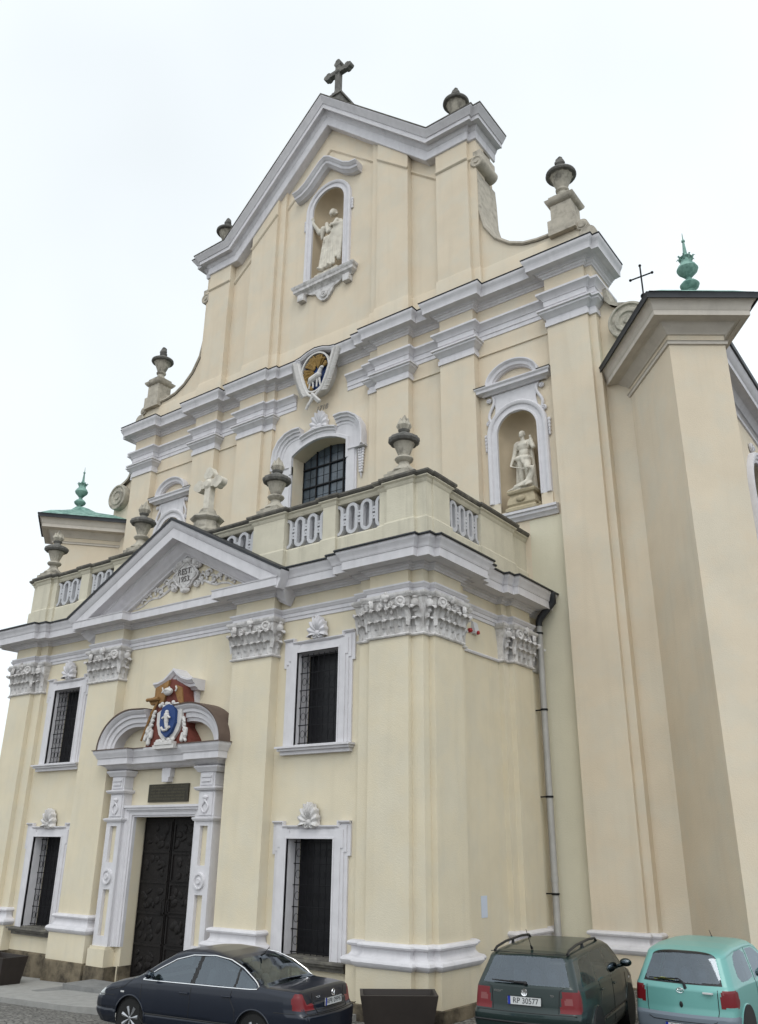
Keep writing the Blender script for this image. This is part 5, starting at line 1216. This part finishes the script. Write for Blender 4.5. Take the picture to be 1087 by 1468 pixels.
    for wx in whl:
        for sg in (1,-1):
            b = MB(); wc = min(sy(wx-.3,.62),sy(wx+.3,.62))-.115
            b.lathe([(.20,-.10),(.29,-.10),(.312,-.07),(.315,0),(.312,.07),(.29,.10),(.205,.10)],40,(wx,sg*wc,.31),axis='y'); w = b.build('wheel','rubber',e)
            b = MB(); o = wc+.055
            b.lathe([(.155,.02),(.20,.03),(.207,.045),(.20,.035),(.19,-.10)],36,(wx,sg*o,.31),axis='y') if sg > 0 else b.lathe([(.155,-.02),(.20,-.03),(.207,-.045),(.20,-.035),(.19,.10)],36,(wx,sg*o,.31),axis='y')
            ns = cfg.get('spokes',7)
            for k in range(ns):
                a = 2*math.pi*k/ns+.3; c_,s_ = math.cos(a),math.sin(a)
                for d in (.0,):
                    p0 = (wx+.03*c_,sg*(o+.02),.31+.03*s_); p1 = (wx+.19*c_,sg*(o+.03),.31+.19*s_); b.tube([p0,p1],[.028,.036],6)
            b.ell((wx,sg*(o+.03),.31),(.045,.02,.045)); b.build('rim','alloy',w)
            b = MB(); b.lathe([(0,0),(.19,0)],24,(wx,sg*(o-.06),.31),axis='y'); b.lathe([(0,0),(.355,0)],30,(wx,sg*(wc-.14),.31),axis='y')
            b.lathe([(.36,-.16),(.36,.07)],40,(wx,sg*wc,.31),axis='y'); b.build('wheel_arch','trim',e)
            b = MB(); P = []
            for a in range(-8,190,6):
                x = wx+.362*math.cos(R_(a)); z = .31+.362*math.sin(R_(a)); P.append((x,sg*(sy(x,max(z,.2))+.003),z))
            b.tube(P,.014,6); b.build('arch_lip',cfg['paint'],body)
    # mirrors
    mx_,mz = cfg['mirror']
    for sg in (1,-1):
        yb = sy(mx_,mz-.04); b = MB(); b.ell((mx_-.01,sg*(yb+.13),mz+.02),(.055,.105,.068)); b.cap2((mx_+.02,sg*yb,mz-.04),(mx_+.01,sg*(yb+.07),mz-.02),.03,.03,8)
        mr = b.build('mirror',cfg['mirror_mat'],e); b = MB(); b.ell((mx_-.045,sg*(yb+.13),mz+.02),(.025,.085,.052)); b.build('mirror_glass','car_glass',mr)
    b = MB()
    for x,z in cfg['handles']:
        for sg in (1,-1): y = sy(x,z); b.cap2((x-.085,sg*(y+.018),z),(x+.085,sg*(y+.018),z),.013,.013,8)
    build_split(b,'door_handle',cfg.get('handle_mat',cfg['paint']),e)
    if 'plate' in cfg:
        txt,pz = cfg['plate']; X = rx(0,pz)-.012
        b = MB(); b.box(X-.012,-.26,pz-.057,X,.26,pz+.057); pt = b.build('number_plate','plate',e,smooth=False)
        b = MB(); b.box(X-.0135,.215,pz-.054,X-.012,.257,pz+.054); b.build('plate_band','plate_blue',pt,smooth=False)
        text_mesh(txt,'plate_text',.105,'plate_ink',pt,(X-.0145,-.020,pz-.002),(R_(90),0,R_(-90)),.001,sx=.98)
        b = MB()
        b.tube([(X-.013,-.26,pz-.057),(X-.013,.26,pz-.057),(X-.013,.26,pz+.057),(X-.013,-.26,pz+.057),(X-.013,-.26,pz-.057)],.004,5); b.build('plate_frame','trim',pt)
    return e,body,A,sy,rx,line,(NL,NU)

# ---- dark blue saloon in front of the door
cfg = dict(L=4.70,W=1.75,H=1.46,x=6.58,y=-3.93,z=gz(6.46,-3.93)+.0,rz=R_(187.9),label='dark blue saloon car with a chrome window line, parked before the bronze door',paint='navy',
 top=[(-2.35,.80),(-2.32,.945),(-2.26,.985),(-1.95,1.005),(-1.62,1.01),(-1.5,1.045),(-1.2,1.205),(-.95,1.31),(-.7,1.385),(-.4,1.435),(0,1.46),(.35,1.445),(.6,1.395),(.9,1.25),(1.2,1.085),(1.38,.985),(1.5,.955),(1.9,.87),(2.2,.755),(2.35,.62)],
 belt=[(-2.35,.90),(-1.6,.955),(-1.0,.95),(0,.93),(1.3,.90),(2.0,.78),(2.35,.55)],plan=[(-2.35,.90),(-2.0,.965),(-1.2,1.0),(0.8,1.0),(1.7,.96),(2.1,.90),(2.35,.80)],
 tail=[(.19,-2.22),(.3,-2.33),(.62,-2.35),(.66,-2.29),(.72,-2.26),(.95,-2.23),(1.5,-2.23)],nose=[(.19,2.25),(.35,2.35),(.55,2.34),(.7,2.27),(.9,2.2),(1.5,2.2)],bulge=.10,tumble=.40,crease=(.40,.44),
 side=[('glass',[(1.06,.945),(.80,1.10),(.45,1.265),(.12,1.345),(-.35,1.365),(-.72,1.325),(-1.02,1.225),(-1.28,1.08),(-1.38,1.0),(-1.36,.975),(-1.25,.967),(-.5,.957)]),('pillar',[(.03,.94),(-.07,.94),(-.13,1.38),(-.05,1.38)]),('pillar',[(-.91,.95),(-.96,.95),(-.99,1.27),(-.94,1.27)]),
  ('lamp',[(-2.5,.70),(-2.09,.72),(-2.05,.86),(-2.10,.945),(-2.5,.93)]),('headlamp',[(2.02,.62),(2.4,.58),(2.4,.70),(2.05,.76)])],
 toppoly=[('glass_front',[(.58,-.93),(.58,.93),(1.36,.97),(1.36,-.97)]),('glass_rear',[(-.78,-.86),(-.78,.86),(-1.56,.90),(-1.56,-.90)])],
 rear=[('*lamp',[(.50,.70),(.9,.70),(.9,.94),(.53,.94)]),('*lamp2',[(.56,.80),(.66,.80),(.66,.87),(.56,.87)])],front=[('headlamp',[(.45,.56),(.9,.56),(.9,.70),(.5,.70)]),('black',[(-.1,.5),(.38,.5),(.38,.64),(-.1,.64)])],
 wheels=(1.34,-1.36),gaps=[[(1.12,.90),(1.10,.35),(1.0,.26)],[(-.02,.93),(-.0,.26)],[(-.90,.95),(-.86,.80),(-.98,.62),(-.98,.45)],[(1.0,.26),(-1.0,.26)],[(1.34,.93),(1.55,.78),(1.95,.70)],[(-2.3,.665),(-1.75,.665)],[(1.75,.64),(2.3,.62)]],
 rgaps=[[(-.70,.70),(.70,.70)],[(-.50,.94),(-.47,.72),(-.45,.66),(.45,.66),(.47,.72),(.50,.94)],[(-.84,.645),(.84,.645)]],mirror=(.88,1.02),mirror_mat='navy',handles=((.12,.80),(-.80,.82)),plate=('RPR 09997',.79),spokes=7,shelf=(-1.6,-1.1),rear_seat=-.90)
e,body,A,sy,rx,line,_ = car('saloon',cfg)
b = MB()
for sg in (1,-1):
    line(b,[(1.10,.935),(.82,1.105),(.46,1.28),(.12,1.362),(-.35,1.382),(-.73,1.342),(-1.04,1.24),(-1.31,1.09),(-1.42,1.0),(-1.39,.965),(-1.25,.955),(-.5,.945),(1.10,.930)],.011,sg,.004)
b.build('chrome_strip','chrome',e)
for sg in (1,-1):
    b = MB(); line(b,[(1.0,.42),(-1.0,.42)],.012,sg,.006); b.build('rub_strip','trim',e)
    b = MB(); line(b,[(-1.80,.46),(-2.25,.47)],.012,sg,.006); b.build('rub_strip','trim',e)
b = MB(); b.cap2((-.85,-.0,1.36),(-.93,0,1.40),.02,.012,8); b.tube([(-.9,0,1.39),(-1.02,0,1.50)],.006,5); b.build('aerial','trim',e)
b = MB(); X = rx(0,.90)-.01; b.lathe([(.040,X-.006),(.048,X-.01),(.052,X)],20,(0,0,.905),axis='x'); b.tube([(X-.01,.03,.93),(X-.01,.012,.875),(X-.01,0,.905),(X-.01,-.012,.875),(X-.01,-.03,.93)],.004,5); b.build('emblem','chrome',e)
text_mesh('PASSAT','lettering',.042,'chrome',body,(rx(.36,.87)-.004,.36,.87),(R_(90),0,R_(-90)),.002)
b = MB(); y = sy(1.55,.72); b.box(1.52,y-.005,.70,1.60,y+.006,.725); b.box(1.52,-y-.006,.70,1.60,-y+.005,.725); b.build('side_lamp','wht',e)
# seats and parcel shelf shapes seen through the glass are dark

# ---- dark green estate car
cfg = dict(L=4.67,W=1.745,H=1.47,x=11.80,y=-.80,z=gz(11.706,-.8)+.0,rz=R_(100.5),label='dark green estate car with black roof rails and a rear wiper, parked beside the porch',paint='dgreen',
 top=[(-2.335,1.40),(-2.2,1.435),(-1.8,1.455),(-.8,1.47),(0,1.47),(.35,1.45),(.6,1.40),(.9,1.255),(1.2,1.09),(1.38,.985),(1.5,.955),(1.9,.87),(2.2,.755),(2.335,.62)],
 belt=[(-2.335,.97),(-1.6,.965),(0,.93),(1.3,.90),(2.0,.78),(2.335,.55)],plan=[(-2.335,.94),(-2.0,.98),(-1.2,1.0),(.8,1.0),(1.7,.96),(2.1,.90),(2.335,.80)],
 tail=[(.19,-2.22),(.3,-2.32),(.60,-2.335),(.64,-2.27),(.70,-2.25),(.98,-2.225),(1.02,-2.20),(1.36,-1.96),(1.42,-1.88),(1.5,-1.80)],nose=[(.19,2.25),(.35,2.335),(.55,2.33),(.7,2.26),(.9,2.2),(1.5,2.2)],bulge=.07,tumble=.34,crease=(.40,.44),rad=.12,
 side=[('glass',[(1.06,.95),(.80,1.10),(.42,1.29),(.1,1.355),(-.0,1.36),(-.03,.95)]),('glass',[(-.10,.96),(-.10,1.365),(-.95,1.36),(-1.0,.97)]),('glass',[(-1.07,.975),(-1.03,1.355),(-1.62,1.32),(-1.78,1.24),(-1.93,.99)]),
   ('lamp',[(-2.4,.66),(-2.12,.68),(-2.08,.82),(-2.12,.96),(-2.4,.95)]),('headlamp',[(2.02,.60),(2.4,.56),(2.4,.68),(2.05,.74)])],
 toppoly=[('glass_front',[(.58,-.93),(.58,.93),(1.36,.97),(1.36,-.97)])],
 rear=[('glass_rear',[(-.70,1.01),(.70,1.01),(.58,1.37),(-.58,1.37)]),('*lamp',[(.53,.66),(.9,.66),(.9,.95),(.57,.95)]),('*lamp2',[(.60,.78),(.72,.78),(.72,.86),(.61,.86)])],front=[('headlamp',[(.45,.56),(.9,.56),(.9,.70),(.5,.70)]),('black',[(-.1,.5),(.38,.5),(.38,.64),(-.1,.64)])],
 wheels=(1.33,-1.37),gaps=[[(1.12,.90),(1.10,.35),(1.0,.26)],[(-.05,.94),(-.02,.26)],[(-.98,.97),(-.94,.80),(-1.02,.66)],[(1.0,.26),(-1.0,.26)],[(1.34,.93),(1.55,.78),(1.95,.70)]],
 rgaps=[[(-.78,.645),(.78,.645)],[(-.60,1.0),(-.53,.95),(-.51,.66)],[(.60,1.0),(.53,.95),(.51,.66)],[(-.64,1.41),(.64,1.41)]],mirror=(.86,1.03),mirror_mat='dgreen',handles=((.10,.82),(-.84,.84)),plate=('RP 30577',.80),rear_glass='car_glass_light',spokes=6)
e,body,A,sy,rx,line,_ = car('estate',cfg)
for sg in (1,-1):
    b = MB(); P = [(-1.88,sg*.59,1.41),(-1.76,sg*.59,1.455),(-1.3,sg*.59,1.495),(-.4,sg*.59,1.51),(.05,sg*.59,1.49),(.18,sg*.59,1.42)]; b.tube(P,[.022,.02,.02,.02,.02,.024],8); b.tube([(-.9,sg*.59,1.42),(-.9,sg*.59,1.50)],[.035,.018],6); b.build('roof_rail','trim',e)
b = MB(); b.cap2((-1.72,.02,1.46),(-1.78,.02,1.50),.022,.012,8); b.tube([(-1.76,.02,1.49),(-2.0,.02,1.75)],.0055,5); b.build('aerial','trim',e)
b = MB(); b.tube([(rx(-.1,1.02)-.02,-.02,1.035),(rx(.3,1.02)-.035,.25,1.045),(rx(.5,1.02)-.03,.52,1.05)],[.02,.014,.008],6); b.ell((rx(0,.99)-.01,-.02,1.03),.03,n=10,k=6); b.build('rear_wiper','trim',e)
b = MB(); X = rx(0,.90)-.01; b.lathe([(.040,X-.006),(.048,X-.01),(.052,X)],20,(0,0,.91),axis='x'); b.tube([(X-.01,.03,.935),(X-.01,.012,.88),(X-.01,0,.91),(X-.01,-.012,.88),(X-.01,-.03,.935)],.004,5); b.build('emblem','chrome',e)
text_mesh('PASSAT','lettering',.042,'chrome',body,(rx(.42,.90)-.004,.42,.905),(R_(90),0,R_(-90)),.002)
text_mesh('TDI','lettering',.038,'chrome',body,(rx(.40,.89)-.004,-.42,.885),(R_(90),0,R_(-90)),.002)
for sg in (1,-1):
    b = MB(); line(b,[(1.0,.44),(-1.0,.44)],.014,sg,.006); b.build('rub_strip','trim',e)
b = MB(); b.tube([(rx(y,.52)-.004,y,.52) for y in [-.8+.1*i for i in range(17)]],.014,6); b.build('rub_strip','trim',e)
y = sy(1.5,.74); b = MB(); b.box(1.46,-y-.008,.73,1.54,-y+.004,.755); b.build('side_lamp','wht',e)

# ---- mint hatchback
cfg = dict(L=3.62,W=1.66,H=1.50,x=13.86,y=.92,z=gz(13.93,.92),rz=R_(90.6),label='small mint green hatchback with grey bumper and a yellow vest behind its rear window',paint='mint',
 top=[(-1.81,1.40),(-1.6,1.45),(-1.2,1.49),(-.4,1.505),(.1,1.49),(.4,1.43),(.8,1.22),(1.1,1.04),(1.3,.97),(1.6,.85),(1.81,.70)],
 belt=[(-1.81,.94),(-1.0,.95),(0,.92),(1.0,.90),(1.6,.78),(1.81,.60)],plan=[(-1.81,.955),(-1.5,.985),(-.8,1.0),(.6,1.0),(1.3,.95),(1.81,.82)],
 tail=[(.19,-1.74),(.32,-1.80),(.50,-1.81),(.54,-1.77),(.62,-1.755),(.88,-1.74),(.94,-1.70),(1.36,-1.46),(1.42,-1.40),(1.5,-1.3)],nose=[(.19,1.74),(.35,1.81),(.6,1.80),(.8,1.72),(1.5,1.70)],bulge=.10,tumble=.30,crease=(-1,-.9),rad=.17,bump_z=.535,bump_x=(-1.38,1.40),bump_mat='bump_grey',
 side=[('glass',[(1.0,.95),(.62,1.20),(.25,1.36),(-.22,1.385),(-.30,.95)]),('glass',[(-.42,.98),(-.38,1.33),(-.52,1.385),(-.85,1.385),(-1.05,1.33),(-1.18,1.20),(-1.22,1.05),(-1.12,.97),(-.9,.955)]),
   ('lamp',[(-1.9,.66),(-1.52,.66),(-1.47,.72),(-1.49,.86),(-1.56,.90),(-1.9,.90)]),('headlamp',[(1.5,.62),(1.9,.60),(1.9,.74),(1.5,.80)])],
 toppoly=[('glass_front',[(.40,-.93),(.40,.93),(1.16,.97),(1.16,-.97)])],
 rear=[('black',[(-.68,.955),(.68,.955),(.60,1.25),(.54,1.40),(-.54,1.40),(-.60,1.25)]),('glass_rear',[(-.58,.985),(-.1,.97),(.1,.97),(.58,.985),(.60,1.05),(.53,1.29),(.46,1.37),(-.46,1.37),(-.53,1.29),(-.60,1.05)]),('*lamp',[(.60,.65),(.85,.65),(.85,.90),(.63,.90),(.60,.87)]),('*lamp2',[(.62,.84),(.85,.84),(.85,.90),(.65,.90)])],front=[('headlamp',[(.45,.58),(.9,.58),(.9,.76),(.5,.76)])],
 wheels=(1.18,-1.19),gaps=[[(.95,.92),(.95,.30)],[(-.36,.95),(-.40,.40),(-.48,.30)],[(-.36,.95),(-.30,1.40)],[(.9,.26),(-.5,.26)]],
 rgaps=[[(-.56,.90),(-.56,.60),(-.53,.47),(-.46,.44),(.46,.44),(.53,.47),(.56,.60),(.56,.90)]],mirror=(.70,1.0),mirror_mat='mint',handles=((-.22,.82),),rear_seat=-.85,plate=('RP 74213',.36),rear_glass='car_glass_light',spokes=5)
e,body,A,sy,rx,line,_ = car('hatch',cfg)
for o in e.children:
    if o.name.startswith('number_plate'): pass
b = MB(); b.tube([(rx(0,.96)-.03,-.08,.89),(rx(.0,.96)-.03,-.06,.96),(rx(.0,1.0)-.04,.02,1.02)],[.03,.022,.012],6); b.tube([(rx(0,1.0)-.05,.02,1.02),(rx(.4,1.0)-.02,.52,1.0)],[.012,.008],5); b.build('rear_wiper','trim',e)
b = MB(); X = rx(0,.86)-.008; b.tube([(X,.055*math.cos(R_(a)),.865+.035*math.sin(R_(a))) for a in range(0,361,20)],.005,5); b.tube([(X,.02*math.cos(R_(a)),.865+.034*math.sin(R_(a))) for a in range(0,361,30)],.004,5); b.tube([(X,.04*math.cos(R_(a)),.882+.014*math.sin(R_(a))) for a in range(0,361,30)],.004,5); b.build('emblem','chrome',e)
b = MB(); b.ell((rx(0,.68)-.006,0,.67),(.015,.028,.045)); b.build('lock','trim',e)
b = MB(); b.box(rx(0,.86)-.010,-.50,.845,rx(-.45,.86)-.004,-.35,.865); b.build('name_badge','wht',e,smooth=False)
b = MB(); b.cap2((.25,0,1.47),(.22,0,1.50),.02,.012,8); b.tube([(.24,0,1.49),(.12,0,1.60)],.006,5); b.build('aerial','trim',e)
b = MB(); X = rx(.3,1.0); b.tube([(X-.008,.44,.992),(X-.014,.32,1.008),(X-.018,.2,1.008),(X-.018,.1,.998)],[.006,.013,.013,.006],6); b.build('yellow_vest','yellow',e)
